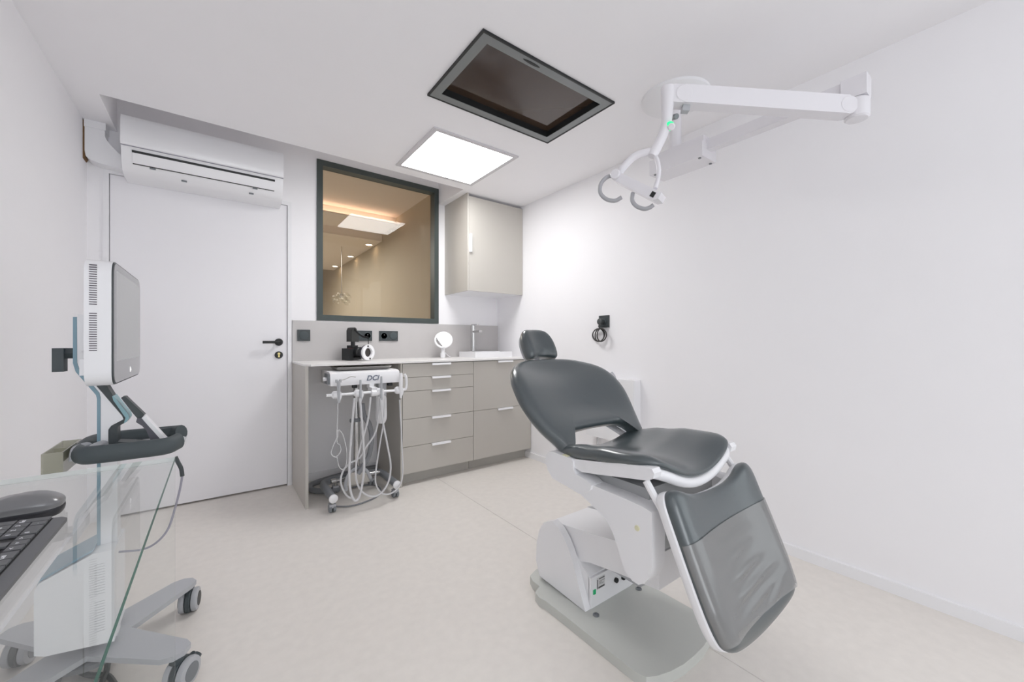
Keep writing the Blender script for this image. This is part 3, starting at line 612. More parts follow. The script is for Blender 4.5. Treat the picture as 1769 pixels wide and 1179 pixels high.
KR = [(988, 793), (1030, 798), (1080, 802), (1112, 806), (1126, 811), (1130, 819), (1128, 828), (1118, 831), (1080, 826), (1030, 820), (1005, 816), (992, 808)]
rail = [(p.y, p.z) for p in (onx(u, v, .993) for u, v in KR)]
for side in (-1, 1):
    def xs(a): return a if side < 0 else 2 * XC - a
    finish('seat_rail', rprism(rail, 'x', *sorted((xs(.993), xs(1.030))), .009, 3, 40), WHITE, t)
pf = []
for x, y in ((-.232, .735), (-.232, .705), (-.216, .678), (-.18, .660), (-.12, .655), (-.06, .654), (0, .654)): pf.append((XC + x, y + .010, seat_bot(x, y) - .020))
pf += [(2 * XC - x, y, z) for x, y, z in reversed(pf[:-1])]
bm = B(); tube(bm, pf, .017, 14, 6, flat=1.0); finish('front_tube', bm, WHITE, t)
# backrest
BK = [(-.06, 1.018, .620), (0, 1.057, .665), (.0926, 1.1253, .7276), (.194, 1.192, .804), (.2676, 1.243, .857), (.334, 1.296, .897), (.3785, 1.336, .920), (.4285, 1.381, .941), (.469, 1.413, .955), (.52, 1.455, .972)]
BKC = [(p.x, p.y, p.z) for p in spline(BK, 8)]
def back_curve(s_):
    for a, b in zip(BKC, BKC[1:]):
        if s_ <= b[0] or b is BKC[-1]:
            q = (s_ - a[0]) / (b[0] - a[0]); return a[1] + (b[1] - a[1]) * q, a[2] + (b[2] - a[2]) * q
def back_place(x, s, h):
    y0, z0 = back_curve(s); y1, z1 = back_curve(s + .02); y2, z2 = back_curve(s - .02); l_ = math.hypot(y1 - y2, z1 - z2); ty, tz = (y1 - y2) / l_, (z1 - z2) / l_
    return (XC + x, y0 - h * tz, z0 + h * ty)
half = [(0, .052), (.08, .050), (.135, .044), (.168, .026), (.186, -.006), (.200, -.034), (.216, -.044), (.232, -.030), (.252, .018), (.276, .07), (.296, .13), (.309, .194), (.308, .25), (.297, .305), (.279, .345), (.250, .385), (.206, .425), (.155, .452), (.09, .466), (0, .470)]
ol = spl2(mirror_half(half), 4, True)
def sm(q): q = min(1, max(0, q)); return q * q * (3 - 2 * q)
def b_top(x, s): return .026 - .034 * max(0, 1 - (x / .27) ** 2) ** 1.5 * sm((s - .04) / .14) * sm((.50 - s) / .15)
finish('backrest_cushion', pillow(ol, (0, .25), b_top, lambda x, s: b_top(x, s) - .050, .034, back_place), VINYL, t)
ol2 = spl2(mirror_half([(x * .925, .22 + (s - .22) * .93 + (.045 if s < .06 and x < .19 else 0)) for x, s in half]), 4, True)
finish('backrest_shell', pillow(ol2, (0, .25), lambda x, s: b_top(x, s) - .046, lambda x, s: b_top(x, s) - .075, .006, back_place, rb=.03), WHITE, t)
for sd in (-1, 1):
    bm = B(); tube(bm, [back_place(sd * .20, .02, -.045), back_place(sd * .215, -.06, -.03), (XC + sd * .225, 1.03, .60)], .014, 10); finish('backrest_bracket', bm, WHITE, t)
# headrest
HO = Vector((XC, 1.428, .961)); hs = Vector((0, .503, .864)); hn = Vector((0, -.864, .503))
def head_place(x, s, h): return tuple(HO + Vector((x, 0, 0)) + hs * s + hn * h)
half = [(0, .012), (.035, .009), (.065, .0), (.083, .002), (.092, .016), (.096, .05), (.094, .09), (.083, .125), (.066, .150), (.042, .162), (0, .166)]
ol = spl2(mirror_half(half), 4, True)
finish('headrest_cushion', pillow(ol, (0, .085), lambda x, s: .034 - .014 * max(0, 1 - (x / .07) ** 2) + .006 * math.sin(s / .166 * math.pi), lambda x, s: -.022, .036, head_place), VINYL, t)
ol = spl2(mirror_half([(x * .9, .085 + (s - .085) * .9) for x, s in half]), 4, True)
finish('headrest_shell', pillow(ol, (0, .085), lambda x, s: -.018, lambda x, s: -.040, .006, head_place, rb=.02), LGREY, t)
bm = B(); tube(bm, [back_place(0, .36, -.06), back_place(0, .455, -.05), head_place(0, .02, -.035), head_place(0, .07, -.035)], .016, 10, flat=.5); finish('headrest_stem', bm, WHITE, t)
# leg rest
LO = Vector((XC, .631, .626)); ls = Vector((0, -.3934, -.9194)); ln = Vector((0, -.9194, .3934))
def leg_place(x, s, h): return tuple(LO + Vector((x, 0, 0)) + ls * s + ln * h)
half = [(0, .040), (.08, .036), (.14, .024), (.185, .008), (.215, .0), (.238, .006), (.250, .03), (.252, .08), (.250, .20), (.246, .30), (.236, .36), (.215, .392), (.17, .410), (.09, .422), (0, .426)]
ol = spl2(mirror_half(half), 4, True)
def leg_top(x, s): return .024 - .016 * max(0, 1 - (x / .19) ** 2)
finish('legrest_cushion', pillow(ol, (0, .21), leg_top, lambda x, s: -.024, .040, leg_place), VINYL, t)
ol2 = spl2(mirror_half([(x * 1.022, .21 + (s - .21) * 1.0) for x, s in half]), 4, True)
finish('legrest_pan', pillow(ol2, (0, .21), lambda x, s: -.006, lambda x, s: -.034, .004, leg_place, rb=.006), WHITE, t)
for side in (-1, 1):
    bm = B(); a = Vector((XC + side * .237, .695, .640)); b3 = Vector(leg_place(side * .237, .06, -.03)); tube(bm, [a, a.lerp(b3, .4), b3, Vector(leg_place(side * .24, .12, -.03))], .011, 10); finish('legrest_bracket', bm, WHITE, t)
bm = B(); na, ns = 44, 48; grid = []
hw = lambda s: .2525 if s < .2 else (.2525 - .004 * (s - .2) / .1 if s < .3 else (.2485 - .011 * (s - .3) / .06 if s < .36 else .2375 - .028 * ((s - .36) / .045) ** 1.5))
folds = [(-.02, .215, -.10, .075, .011, .006), (-.01, .262, -.10, .085, .010, .0075), (-.01, .305, -.09, .095, .010, .008), (-.02, .345, -.08, .11, .010, .007), (.09, .362, -.35, .05, .011, .007), (-.09, .368, .1, .06, .009, .006), (-.01, .175, -.05, .10, .012, .004)]
for j in range(ns + 1):
    s = .130 + (.380 - .130) * j / ns; row = []
    for i in range(na + 1):
        a = -1 + 2 * i / na; wd_ = hw(s); x = wd_ * math.sin(a * math.pi / 2)
        sk = s - .006 * (x / .25) * (1 - j / ns)
        d = max(0, wd_ - abs(x)); q = min(d / .04, 1); h = (leg_top(x, s) + .024) * .5 * math.sqrt(max(0, 1 - (1 - q) ** 2)) + (leg_top(x, s) - .024) * .5 + .0035
        dl = .426 - s; q2 = min(dl / .04, 1); h = min(h, leg_top(x, s) * math.sqrt(max(0, 1 - (1 - q2) ** 2)) + .0035)
        for fx, fs, sl, lx, ws, am in folds:
            e = ((x - fx) / lx) ** 2 + ((s - fs - sl * (x - fx)) / ws) ** 2; h += .7 * am * math.exp(-e)
        row.append(bm.verts.new(leg_place(x, sk, h)))
    grid.append(row)
for j in range(ns):
    for i in range(na): bm.faces.new((grid[j][i], grid[j][i + 1], grid[j + 1][i + 1], grid[j + 1][i]))
o = finish('clear_foot_cover', bm, FILM, t, 80); o['label'] = 'wrinkled clear plastic cover over the foot end'

# ------------------------------------------------------------------ dental lamp
def atd(u, v, f): d3 = ray(u, v); return Vector((d3[0] * f, d3[1] * f, HC + d3[2] * f))
t = thing('dental_lamp', 'white ceiling mounted dental lamp on a jointed arm', 'dental lamp', (1.87, 1.12, ZC))
bm = B(); lathe(bm, [(0, 0), (.165, 0), (.163, .012), (.14, .030), (.06, .048), (0, .05)], (1.87, 1.12, ZC), (0, 0, -1), 40); finish('ceiling_rose', bm, MATTEW, t)
bm = B(); cyl(bm, (1.87, 1.12, 1.96), (1.87, 1.12, ZC - .03), .030, 24); finish('drop_pole', bm, LAMPW, t)
finish('transformer_box', rbox(1.805, 1.935, .945, 1.225, 1.912, 1.985, .012, 3), LAMPW, t)
finish('box_cover', rbox(1.825, 1.915, .950, 1.215, 1.98, 2.018, .012, 3), LAMPW, t)
for x, y in ((1.82, .965), (1.92, .965), (1.82, 1.20)):
    bm = B(); cyl(bm, (x, y, 1.913), (x, y, 1.908), .007, 12); finish('screw_cap', bm, GREYP, t)
finish('fixed_arm', rbox(1.847, 1.893, .44, .95, 1.952, 2.0, .006, 2), LAMPW, t)
bm = B(); box(bm, 1.838, 1.902, .372, .445, 1.93, 2.004); bev(bm, .012, 3); finish('elbow_top', bm, LAMPW, t)
bm = B(); cyl(bm, (1.868, .405, 1.856), (1.868, .405, 1.928), .037, 28); finish('elbow_joint', bm, LAMPW, t)
E0 = Vector((1.858, .41, 1.895)); E1 = Vector((1.37, .826, 1.966)); dx = (E1 - E0).normalized(); dyv = Vector((0, 0, 1)).cross(dx).normalized(); dz = dx.cross(dyv)
L = (E1 - E0).length
Ma = Matrix(((dx.x, dyv.x, dz.x, E0.x), (dx.y, dyv.y, dz.y, E0.y), (dx.z, dyv.z, dz.z, E0.z), (0, 0, 0, 1)))
bm = B(); box(bm, .035, L - .03, -.026, .026, -.033, .033, Ma); bev(bm, .010, 3); finish('spring_arm', bm, LAMPW, t)
for q in (.035, L - .03):
    bm = B(); cyl(bm, Ma @ Vector((q, -.0275, 0)), Ma @ Vector((q, .0275, 0)), .033, 28); finish('arm_joint', bm, LAMPW, t)
bm = B(); box(bm, L - .06, L - .035, -.012, .012, -.056, -.030, Ma); bev(bm, .003, 1); finish('arm_latch', bm, LGREY, t)
FD = 1.475
nk = [atd(1154, 152, FD), atd(1153, 180, FD), atd(1152, 205, FD), atd(1149, 222, FD), atd(1141, 242, FD), atd(1131, 262, FD)]
bm = B(); tube(bm, nk, lambda q: .0255 - .007 * min(1, q * 2.2), 18); finish('lamp_neck', bm, LAMPW, t)
bm = B(); box(bm, L - .035, L + .012, -.024, .024, -.034, .032, Ma); bev(bm, .012, 3); finish('neck_knuckle', bm, LAMPW, t)
vd = (Vector((0, 0, HC)) - atd(1156, 217, FD)).normalized(); pc = atd(1157, 218, FD) + vd * .018
bm = B(); lathe(bm, [(.016, -.01), (.016, .002), (.010, .006)], pc, vd, 22); lr = finish('led_ring', bm, mat('green_led', (40, 215, 130), .4, emit=1.2), t)
bm = B(); lathe(bm, [(.0125, .0), (.0125, .012), (.009, .015), (0, .015)], pc + atd(1160, 219, FD) - atd(1157, 218, FD), vd, 20); finish('tilt_knob', bm, LAMPW, t)
bm = B(); cyl(bm, atd(1162, 203, FD + .03), atd(1169, 201, FD), .010, 14); finish('side_knob', bm, GREYP, t)
def dpath(pts, f0, f1): n = len(pts) - 1; return [atd(u, v, f0 + (f1 - f0) * i / n) for i, (u, v) in enumerate(pts)]
bm = B(); tube(bm, dpath([(1130, 262), (1112, 264), (1094, 272), (1078, 288), (1067, 304)], FD, FD + .05), .012, 12, flat=1.2); tube(bm, dpath([(1128, 264), (1135, 276), (1138, 292), (1137, 308), (1132, 326)], FD, FD - .04), .008, 12, flat=1.0); finish('yoke', bm, LAMPW, t)
bm = B(); p = atd(1130, 263, FD); lathe(bm, [(0, -.022), (.016, -.018), (.019, 0), (.016, .018), (0, .022)], p, nk[-1] - nk[-2], 20); finish('yoke_collar', bm, LAMPW, t)
A0, A1 = atd(1070, 307, FD + .045), atd(1140, 341, FD - .045); hx_ = (A1 - A0).normalized(); hv = Vector((0, 0, 1)) - hx_ * hx_.z; hv.normalize(); hw_ = hx_.cross(hv)
Mh = Matrix(((hx_.x, hv.x, hw_.x, A0.x), (hx_.y, hv.y, hw_.y, A0.y), (hx_.z, hv.z, hw_.z, A0.z), (0, 0, 0, 1))); HL = (A1 - A0).length
bm = B(); prism(bm, [(-.005, -.020), (HL - .005, -.022), (HL + .010, -.010), (HL + .008, .012), (-.005, .014)], 'z', -.030, .030)
for v in bm.verts: v.co = Mh @ v.co
hd = finish('lamp_head', bev(bm, .006, 2), LAMPW, t)
bm = B(); box(bm, HL - .024, HL - .008, -.015, .004, .0285, .0315, Mh); finish('sensor_window', bm, BLACK, hd)
bm = B(); cyl(bm, Mh @ Vector((-.004, 0, -.036)), Mh @ Vector((-.004, 0, .040)), .019, 22); finish('pivot_cap', bm, LAMPW, t)
bm = B(); tube(bm, dpath([(1062, 304), (1049, 306), (1038, 318), (1037, 333), (1047, 344), (1062, 347), (1074, 341)], FD + .05, FD), .0075, 12); finish('grip_handle', bm, mat('handle_grey', (168, 168, 172), .45), t)
bm = B(); tube(bm, dpath([(1093, 334), (1092, 346), (1099, 356), (1112, 361), (1122, 359), (1129, 354)], FD, FD - .04), .0075, 12); finish('grip_handle', bm, MATS['handle_grey'], t)

# ------------------------------------------------------------------ right wall: socket with plug and coiled cord, instrument cabinet
a, b = onx(1036, 546, XR), onx(1053, 566, XR)
t = thing('wall_socket', 'single anthracite socket plate on the bare wall behind the chair', 'socket', (XR, (a.y + b.y) / 2, b.z))
finish('cover_plate', rbox(XR - .009, XR, b.y, a.y, b.z, a.z, .002, 1), ANTH, t)
pc = Vector((XR - .009, (a.y + b.y) / 2 + .006, (a.z + b.z) / 2 - .002))
bm = B(); lathe(bm, [(.030, 0), (.030, .003), (.026, .0032), (0, .0032)], pc, (-1, 0, 0), 24); finish('socket_well', bm, DGREY, t)
t = thing('plug_cord', 'black plug with its cord coiled into loops below the wall socket', 'cord', (XR - .05, pc.y, 1.04))
bm = B(); lathe(bm, [(.019, 0), (.019, .018), (.022, .024), (.022, .038), (.016, .042), (0, .042)], pc + Vector((-.0035, 0, 0)), (-1, 0, 0), 22); finish('plug', bm, mat('plug_grey', (66, 70, 71), .5), t)
loops = []
for k in range(4 * 16 + 1):
    a_ = 2 * math.pi * k / 16; q = k / 64; ry = .052 - .012 * math.sin(a_ * .5 + 1); 
    loops.append((XR - .035 + .016 * math.sin(a_ * .37), pc.y + .006 + .026 * math.sin(q * 9) + ry * math.sin(a_), 1.094 + .047 * math.cos(a_)))
bm = B(); tube(bm, [(XR - .045, pc.y, pc.z - .01), (XR - .05, pc.y + .006, pc.z - .035), ] + loops, .0042, 8, 2); finish('coiled_cord', bm, mat('cord_black', (58, 56, 55), .5), t)
t = thing('instrument_cabinet', 'white wall-hung instrument cabinet half hidden behind the backrest', 'cabinet', (2.2, 1.84, .36))
bm = rbox(2.185, XR - .0005, 1.60, 2.02, .36, .79, .006, 2); finish('cabinet_body', bm, MATTEW, t)
for u, v, l2, r_ in ((1060, 650, .05, .012), (1046, 646, .03, .006)):
    p = onx(u, v, 2.19); bm = B(); tube(bm, [p + Vector((0, .02, .02)), p, p + Vector((0, -.012, -.022)), Vector((2.20, p.y - .02, .775))], r_, 10); finish('suction_handle', bm, LGREY, t)
bm = B(); tube(bm, [(2.205, 1.80, .37), (2.20, 1.80, .30), (2.215, 1.84, .20), (2.235, 1.90, .14), (2.24, 1.95, .25), (2.235, 1.95, .37)], .008, 10); finish('suction_hose', bm, HOSE, t)

# ------------------------------------------------------------------ scanner cart behind the glass desk
t = thing('scanner_cart', 'white oral scanner cart with touch screen and slate bumper ring', 'scanner cart', (-.31, 1.777, 0))
YM = 1.777
base = []
for sx, sy in ((1, 1), (-1, 1), (-1, -1), (1, -1)):
    q = [(.085, .0), (.235, .175), (.245, .20), (.232, .228), (.205, .240), (.175, .232), (0, .085)]
    if sx * sy < 0: q = q[::-1]
    base += [(-.31 + sx * x, YM + sy * y) for x, y in q]
out = []
for p_ in base:
    if not out or (abs(p_[0] - out[-1][0]) + abs(p_[1] - out[-1][1])) > 1e-5: out.append(p_)
if abs(out[0][0] - out[-1][0]) + abs(out[0][1] - out[-1][1]) < 1e-5: out.pop()
bm = B(); prism(bm, out, 'z', .100, .116); finish('base_plate', bev(bm, .004, 2, 50), LGREY, t)
bm = B(); lathe(bm, [(.09, 0), (.10, .02), (.06, .03)], (-.31, YM, .072), n=20); finish('base_hub', bm, GREYP, t)
for k, (x, y) in enumerate(((-.098, 1.985), (-.098, 1.568), (-.522, 1.985), (-.522, 1.568))):
    bm = B(); cyl(bm, (x, y, .075), (x, y, .102), .018, 14); cs = finish('caster_stem', bm, DGREY, t)
    an = (.5, -.35, .3, -.5)[k]; ax = Vector((math.cos(an), math.sin(an) * .6 - .45, 0)).normalized(); c = Vector((x + .012, y - .0, .042))
    for s2 in (-1, 1):
        bm = B(); lathe(bm, [(.028, -.011), (.040, -.008), (.042, 0), (.040, .008), (.028, .011)], c + ax * (.019 * s2), ax * s2, 28); wl = finish('caster_wheel', bm, LGREY, cs)
        bm = B(); lathe(bm, [(.026, .009), (.026, .0122), (0, .0122)], c + ax * (.019 * s2), ax * s2, 24); finish('wheel_hub', bm, GREYP if k else BLACK, cs)
    pr = Vector((-ax.y, ax.x, 0)) * -1
    bm = B(); cyl(bm, c - ax * .008, c + ax * .008, .043, 24); finish('caster_fork', bm, DGREY, cs)
    bm = B(); tube(bm, [c + Vector((0, 0, .02)) - pr * .035, c - pr * .050 + Vector((0, 0, -.004)), c - pr * .066 + Vector((0, 0, .004))], .009, 10, flat=1.6); finish('brake_pedal', bm, DGREY, cs)
# column
NY = 1.752; FYc = 2 * YM - NY
pz = lambda L_: [(p.x, p.z) for p in (ony(u, v, NY) for u, v in L_)]
backl = [(126, 548), (126, 628), (131, 643), (166, 683), (167.5, 690), (167.5, 784)]
inner = [(133, 548), (133, 627), (137.5, 640), (171.5, 679), (173.5, 687), (173.5, 784)]
lowb = [(pz([backl[-1]])[0][0], .30), (pz([inner[-1]])[0][0], .30)]
bm = B(); prism(bm, pz(backl) + [(lowb[0][0], .14), (lowb[1][0], .14)] + pz(inner[::-1]), 'y', NY - .001, FYc + .001); finish('blue_back_strip', bev(bm, .0015, 1, 50), BLUE, t)
frontl = [(150, 549), (148, 638), (144, 641), (211, 719), (213, 725), (192, 736), (187, 743), (187, 768), (192, 776)]
fx = pz([(203, 790)])[0][0]
bm = B(); prism(bm, pz(inner[:1]) + pz(frontl) + [(fx, pz([(203, 776)])[0][1]), (fx, .116), (lowb[1][0] + .0005, .116), ] + [(x + .0005, z) for x, z in pz(inner[:0:-1])], 'y', NY, FYc); finish('column', bev(bm, .002, 1, 60), WHITE, t)
dark = [(144.5, 641), (151, 645), (160, 655), (185, 668), (195, 684), (221, 716), (223, 722), (217, 730), (203, 738), (203, 764), (262, 765), (272, 771), (192, 775.5), (187.5, 768), (187.5, 743), (192.5, 736.5), (213.5, 725), (211.5, 719)]
finish('dark_front_trim', rprism(pz(dark), 'y', NY + .002, FYc - .002, .002, 1, 60), ANTH, t)
acc = [(194, 685), (196, 684), (222, 716), (223.5, 722), (219, 729), (214, 732), (217, 722), (196, 692)]
finish('teal_accent', rprism(pz(acc), 'y', NY - .003, FYc + .003, .002, 1, 60), TEAL, t)
xb0 = pz([(72, 1050)])[0][0]
bxp = [(xb0, .166), (xb0, .345), (xb0 + .008, .365), (lowb[0][0] + .002, .415), (fx + .002, .415), (fx + .002, .135), (xb0 + .02, .155)]
pb = finish('computer_housing', rprism(bxp, 'y', 1.69, 2 * YM - 1.69, .010, 3, 30), WHITE, t)
bm = B(); prism(bm, [(xb0 + .001, .352), (xb0 + .010, .375), (lowb[0][0] - .0005, .424), (lowb[0][0] - .0005, .418), (xb0 + .010, .367)], 'y', 1.70, 2 * YM - 1.70); finish('blue_lid', bm, BLUE, t)
sl = finish('vent_slit', rbox(fx - .040, fx - .018, 1.6892, 1.6905, .38, .381, .0003, 1), LGREY, pb)
for k in range(1, 26):
    if k in (12, 13): continue
    copy_part(sl, (0, 0, -.008 * k), pb)
# monitor
MX = -.231; MY0, MY1, MZ0, MZ1 = 1.543, 2.011, .925, 1.276
def rr(y0, y1, z0, z1, r, n=6):
    o_ = []
    for cy_, cz, a0 in ((y1 - r, z1 - r, 0), (y0 + r, z1 - r, 90), (y0 + r, z0 + r, 180), (y1 - r, z0 + r, 270)):
        for k in range(n + 1): a_ = math.radians(a0 + 90 * k / n); o_.append((cy_ + r * math.cos(a_), cz + r * math.sin(a_)))
    return o_
bm = B(); prism(bm, rr(MY0, MY1, MZ0, MZ1, .04), 'x', MX - .057, MX - .004); bev(bm, .030, 6, 50); mh = finish('monitor_housing', bm, WHITE, t)
bm = B(); prism(bm, rr(MY0 + .002, MY1 - .002, MZ0 + .002, MZ1 - .002, .034), 'x', MX - .010, MX - .001); finish('monitor_edge', bm, ANTH, t)
bm = B(); prism(bm, rr(MY0 + .006, MY1 - .006, MZ0 + .006, MZ1 - .006, .030), 'x', MX - .002, MX + .001); gf = finish('bezel_glass', bm, mat('bezel_grey', (120, 120, 122), .12, spec=.9), t)
bm = B(); box(bm, MX + .0005, MX + .0016, MY0 + .030, MY1 - .024, MZ0 + .068, MZ1 - .026); finish('display', bm, mat('display_reflection_grey', (168, 169, 170), .25, spec=.8), t)  # display is off; reflected white is put into its pale grey
bm = B(); prism(bm, [(YM + .022, .948), (YM + .036, .955), (YM + .022, .966)], 'x', MX + .0008, MX + .002); finish('logo_mark', bm, mat('logo_white', (250, 250, 250), .4, emit=.6), gf)
sl = finish('vent_slit', rbox(MX - .047, MX - .032, MY0 - .0008, MY0 + .002, 1.256, 1.2585, .0003, 1), mat('slit_violet', (96, 90, 98), .6), mh)
for k in range(1, 38):
    if 18 <= k <= 20: continue
    copy_part(sl, (0, 0, -.0063 * k), mh)
finish('monitor_mount', rbox(-.335, -.28, YM - .05, YM + .05, 1.02, 1.13, .01, 2), WHITE, t)
finish('lower_clip', rbox(-.302, -.276, MY0 + .03, MY0 + .25, .955, 1.0, .008, 2), WHITE, t)
bm = B(); lathe(bm, [(.018, 0), (.018, .012), (.012, .016), (0, .016)], (-.285, MY0 + .12, 1.035), (0, -1, 0), 18); finish('cable_jack', bm, BLACK, t)
# rear T handle
h0 = ony(124, 611, YM - .03); h1 = ony(103, 611, YM - .03)
bm = B(); tube(bm, [(h0.x + .01, YM, h0.z), (h1.x - .01, YM, h0.z)], .016, 4, smooth=False); box(bm, h1.x - .018, h1.x + .006, YM - .02, YM + .02, h0.z - .055, h0.z + .016); finish('rear_handle', bev(bm, .006, 2), DGREY, t)
# bumper ring, tray and basket
RZ, RY0, RY1, RX_0, RX_1 = .717, 1.655, 1.885, -.330, -.100
ring = [(RX_0 + .04, RY0, RZ), (RX_0 + .12, RY0, RZ), (RX_1 - .04, RY0 + .005, RZ), (RX_1 - .008, RY0 + .03, RZ + .004), (RX_1, RY0 + .06, RZ + .004)]
bm = B(); tube(bm, [(RX_1 - .002, RY0 + .045, RZ + .004), (RX_1 - .03, RY0 + .006, RZ), (RX_1 - .1, RY0, RZ), (RX_0 + .07, RY0, RZ), (RX_0 + .02, RY0 + .012, RZ), (RX_0, RY0 + .06, RZ), (RX_0, (RY0 + RY1) / 2, RZ), (RX_0, RY1 - .06, RZ), (RX_0 + .02, RY1 - .012, RZ), (RX_0 + .07, RY1, RZ), (RX_1 - .1, RY1, RZ), (RX_1 - .03, RY1 - .006, RZ), (RX_1 - .002, RY1 - .045, RZ + .006)], .019, 14, 7, flat=1.4); finish('bumper_ring', bm, DGREY, t)
bm = B(); prism(bm, [(RX_0 + .02, RY0 + .01), (RX_1 - .005, RY0 + .03), (RX_1 + .014, YM - .04), (RX_1 + .014, YM + .04), (RX_1 - .005, RY1 - .03), (RX_0 + .02, RY1 - .01)], 'z', RZ - .022, RZ - .008); finish('tray', bev(bm, .004, 2), WHITE, t)
finish('far_grip', rbox(-.165, -.105, RY1 - .022, RY1 + .022, RZ - .03, RZ + .022, .014, 3), DGREY, t)
for x in (RX_0 - .005, RX_0 + .03): 
    bm = B(); tube(bm, [(x, RY0 + .028, RZ - .016), (x + .004, RY0 + .03, RZ + .016), (x + .012, RY0 + .06, RZ + .02), (x + .02, RY0 + .09, RZ + .018)], .005, 8, flat=2.0); finish('basket_hook', bm, LGREY, t)
k0 = ony(77, 785, 1.70).x; bz0, bz1 = .668, .733
bk = slab('z', [k0, RX_0 - .022], [1.67, 1.86], [(k0 + .003, RX_0 - .025, 1.673, 1.857)], bz0 + .003, bz1); bo = finish('side_basket', bk, SMOKE, t)
bm = B(); box(bm, k0, RX_0 - .022, 1.67, 1.86, bz0, bz0 + .003); finish('basket_floor', bm, SMOKE, bo)
bm = B(); box(bm, k0 + .003, RX_0 - .025, 1.772, 1.775, bz0 + .003, bz1 - .006); finish('basket_divider', bm, SMOKE, bo)
# scanner wand resting in its cradle
w_ = thing('scanner_wand', 'dark and white oral scanner wand leaning in the cart cradle', 'scanner', (-.13, YM - .02, .71))
WP = lambda u, v: (lambda p: (p.x, p.z))(ony(60 + u / 5.615, 620 + v / 5.615, 1.745))
finish('tip', rprism([WP(*q) for q in [(842, 378), (858, 366), (885, 364), (1070, 540), (1040, 570), (1000, 575), (960, 530)]], 'y', 1.735, 1.765, .003, 2), ANTH, w_)
finish('grip', rprism([WP(*q) for q in [(1000, 572), (1045, 572), (1250, 810), (1245, 835), (1150, 830), (1090, 690), (1050, 645), (990, 608)]], 'y', 1.728, 1.772, .004, 2), mat('wand_violet_grey', (86, 86, 94), .45), w_)
finish('white_back', rprism([WP(*q) for q in [(1042, 570), (1072, 548), (1305, 800), (1270, 825)]], 'y', 1.730, 1.770, .004, 2), WHITE, w_)
bm = B(); box(bm, -.150, -.100, YM - .01, YM + .02, RZ - .008, RZ + .004); finish('cradle', bev(bm, .005, 2), ANTH, t)
# cables
bm = B(); pr = [ony(u, v, 1.70) for u, v in [(303, 790), (308, 800), (313, 810), (315, 823)]]; tube(bm, pr, .006, 10); finish('strain_relief', bm, ANTH, t)
bm = B(); tube(bm, [ony(u, v, 1.70) for u, v in [(315, 822), (311, 845), (302, 880), (290, 915), (270, 938), (245, 950), (205, 954)]], .0032, 8); finish('wand_cable', bm, mat('violet_cable', (150, 148, 160), .4), t)
bm = B(); tube(bm, [onz(u, v, .008) for u, v in [(30, 1176), (70, 1150), (110, 1148), (150, 1166), (185, 1168), (200, 1185)]], .0075, 8); tag(finish('floor_cable', bm, mat('cable_grey', (92, 96, 96), .5)), 'grey power cable lying flat on floor under the scanner cart', 'cable')
bm = B(); tube(bm, [onz(100, 1178, .008), onz(112, 1150, .008), onz(135, 1140, .014), onz(160, 1128, .05), onz(178, 1122, .075), onz(186, 1138, .055), onz(184, 1160, .02), onz(176, 1180, .010), onz(176, 1200, .008)], .0075, 8); tag(finish('floor_cable', bm, MATS['cable_grey']), 'grey cable looping up off the floor beside the scanner cart', 'cable')

# ------------------------------------------------------------------ glass desk, keyboard, mouse
t = thing('glass_desk', 'clear bent glass desk with green edges along the wall', 'desk', (-.34, .6, 0))
GX0, GX1, GY0, GY1, GZ = -.595, -.090, -.25, 1.385, .740
GEDGE_REFL = glass_mat('glass_edge_reflection', (0.8, 0.88, 0.86), haze=0.7, hazecol=(0.85, 0.9, 0.88))  # pale copy of the edge glass, its bright reflection put into the colour
def glass_slab(name, a, edge=None):
    bm = B(); box(bm, *a); dims = (a[1] - a[0], a[3] - a[2], a[5] - a[4]); thin = dims.index(min(dims))
    o_ = finish(name, bm, [GLASS, edge or GEDGE, GEDGE_REFL], t)
    for p_ in o_.data.polygons:
        p_.material_index = 0 if abs(p_.normal[thin]) > .5 else (1 if abs(p_.normal[0]) > .5 else 2)
    return o_
glass_slab('glass_top', (GX0, GX1, GY0, GY1, GZ - .010, GZ))
glass_slab('glass_side', (GX0, GX1, GY1 - .008, GY1, 0, GZ - .0105), GEDGE_REFL)
glass_slab('glass_side', (GX0, GX1, GY0, GY0 + .008, 0, GZ - .0105), GEDGE_REFL)
k_ = thing('keyboard', 'dark grey computer keyboard lying on the glass desk', 'keyboard', (-.285, .78, GZ))
KY1, KY0, KXF, KXB = 1.004, .560, -.207, -.362
KMAT = mat('key_grey', (92, 93, 96), .45); KB_ = mat('keyboard_body', (98, 99, 102), .5)
bm = B(); prism(bm, [(KXF, GZ), (KXF, GZ + .006), (KXF - .006, GZ + .009), (KXB, GZ + .020), (KXB, GZ)], 'y', KY0, KY1); finish('keyboard_body', bev(bm, .003, 2), KB_, k_)
bm = B(); prism(bm, [(KXF - .0155, GZ + .0096), (KXF - .0155, GZ + .0112), (KXB + .006, GZ + .0212), (KXB + .006, GZ + .0194)], 'y', KY0 + .004, KY1 - .004); finish('key_well', bm, BLACK, k_)
PT = .0187; LEG = mat('key_print', (235, 235, 238), .5)
def key(col, row, cw=1.0, rh=1.0, txt=''):
    y1 = KY1 - .005 - col * PT; y0 = y1 - PT * cw + .0022; x1 = KXF - .0165 - row * PT; x0 = x1 - PT * rh + .0022
    zf = lambda x: GZ + .0096 + (KXF - x) * .0705 + .004
    bm = B(); prism(bm, [(x1, zf(x1) - .003), (x1, zf(x1)), (x0, zf(x0)), (x0, zf(x0) - .003)], 'y', y0, y1); o_ = finish('key', bev(bm, .0008, 1), KMAT, k_)
    if txt:
        xm = x0 + .0062; text_mesh('key_legend', txt, .0075, frame_matrix((xm, y0 + .0062, zf(xm) + .0002), (0, 1, 0), (-1, 0, .07)), LEG, o_)
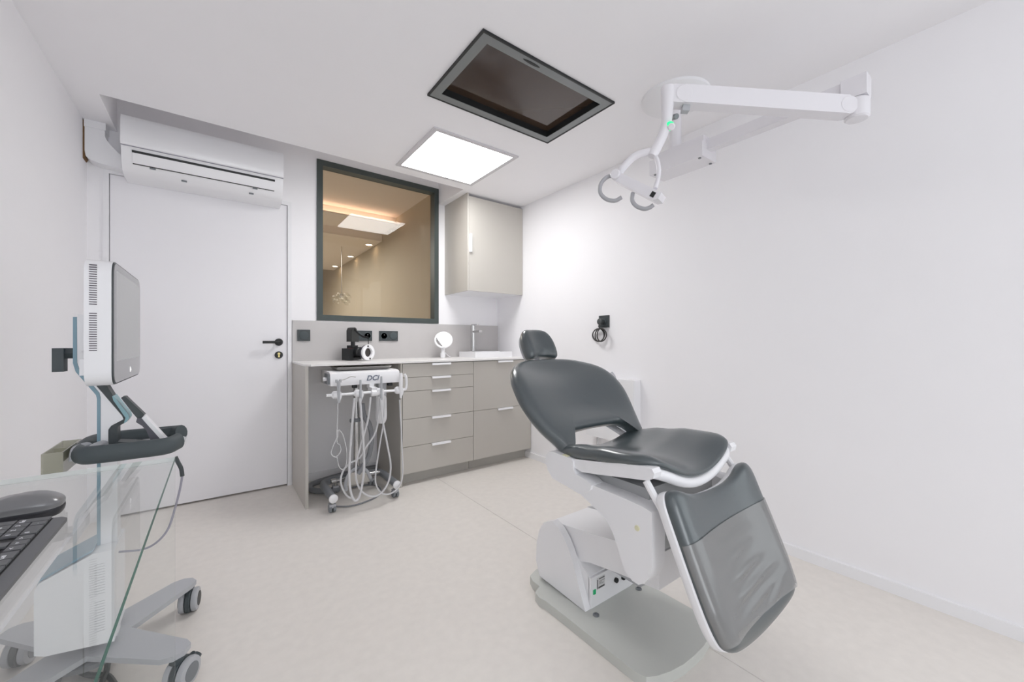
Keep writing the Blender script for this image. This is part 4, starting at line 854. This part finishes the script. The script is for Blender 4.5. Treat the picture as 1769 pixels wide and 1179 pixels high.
key(0, 0, 1, 2, 'Ent'); key(1, 0, 1, 1, '.'); key(2, 0, 2, 1, '0')
for i, (c_, r_, tx) in enumerate([(3, 1, '1'), (2, 1, '2'), (1, 1, '3'), (3, 2, '4'), (2, 2, '5'), (1, 2, '6'), (3, 3, '7'), (2, 3, '8'), (1, 3, '9'), (3, 4, 'Num'), (2, 4, '/'), (1, 4, '*'), (0, 4, '-')]): key(c_, r_, 1, 1, tx)
key(0, 2, 1, 2, '+')
for c_, tx in ((4.15, '>'), (5.15, 'v'), (6.15, '<')): key(c_, 0, 1, 1, tx)
key(5.15, 1, 1, 1, '^')
for r_ in (3, 4):
    for c_ in (4.15, 5.15, 6.15): key(c_, r_)
for c_ in range(4): key(c_, 5.25)
for c_ in (4.15, 5.15, 6.15): key(c_, 5.25)
key(7.3, 0, 1.4, 1, 'Ctrl'); key(8.7, 0, 1.1); key(9.8, 0, 1.1); key(10.9, 0, 1.3); key(12.2, 0, 5.6); key(17.8, 0, 1.3); key(19.1, 0, 1.3); key(20.4, 0, 1.6)
key(7.3, 1, 2.4); [key(9.7 + i, 1) for i in range(10)]; key(19.7, 1, 2.3)
key(7.3, 2, 1.9); [key(9.2 + i, 2) for i in range(11)]; key(20.2, 2, 1.8)
key(7.3, 3, 1.5); [key(8.8 + i, 3) for i in range(12)]; key(20.8, 3, 1.2)
key(7.3, 4, 2.0); [key(9.3 + i, 4) for i in range(12)]; [key(7.3 + 1.12 * i, 5.25) for i in range(13)]
m_ = thing('computer_mouse', 'dark grey computer mouse on the glass desk beside the keyboard', 'mouse', (-.277, 1.065, GZ))
half = [(0, -.056), (.016, -.054), (.027, -.044), (.031, -.02), (.030, .01), (.0315, .035), (.025, .050), (.012, .056), (0, .057)]
ol = spl2(mirror_half(half), 4, True); MP = lambda x, s, h: (-.279 - s, 1.066 + x, GZ + h)
dome = lambda x, s: .043 * (1 - .35 * (s / .057) ** 2) * (1 - .10 * (x / .031) ** 2) - .004 * (s / .057)
finish('mouse_shell', pillow(ol, (0, 0), dome, lambda x, s: .010, .030, MP, rb=.003), mat('mouse_silver', (112, 112, 114), .28, coat=.4), m_)
finish('mouse_base', pillow([(x * 1.0, s * 1.0) for x, s in ol], (0, 0), lambda x, s: .021, lambda x, s: .0, .006, MP, rb=.004), mat('mouse_black', (34, 34, 40), .4), m_)
bm = B(); cyl(bm, MP(-.004, .036, .034), MP(.004, .036, .034), .007, 16); finish('scroll_wheel', bm, BLACK, m_)
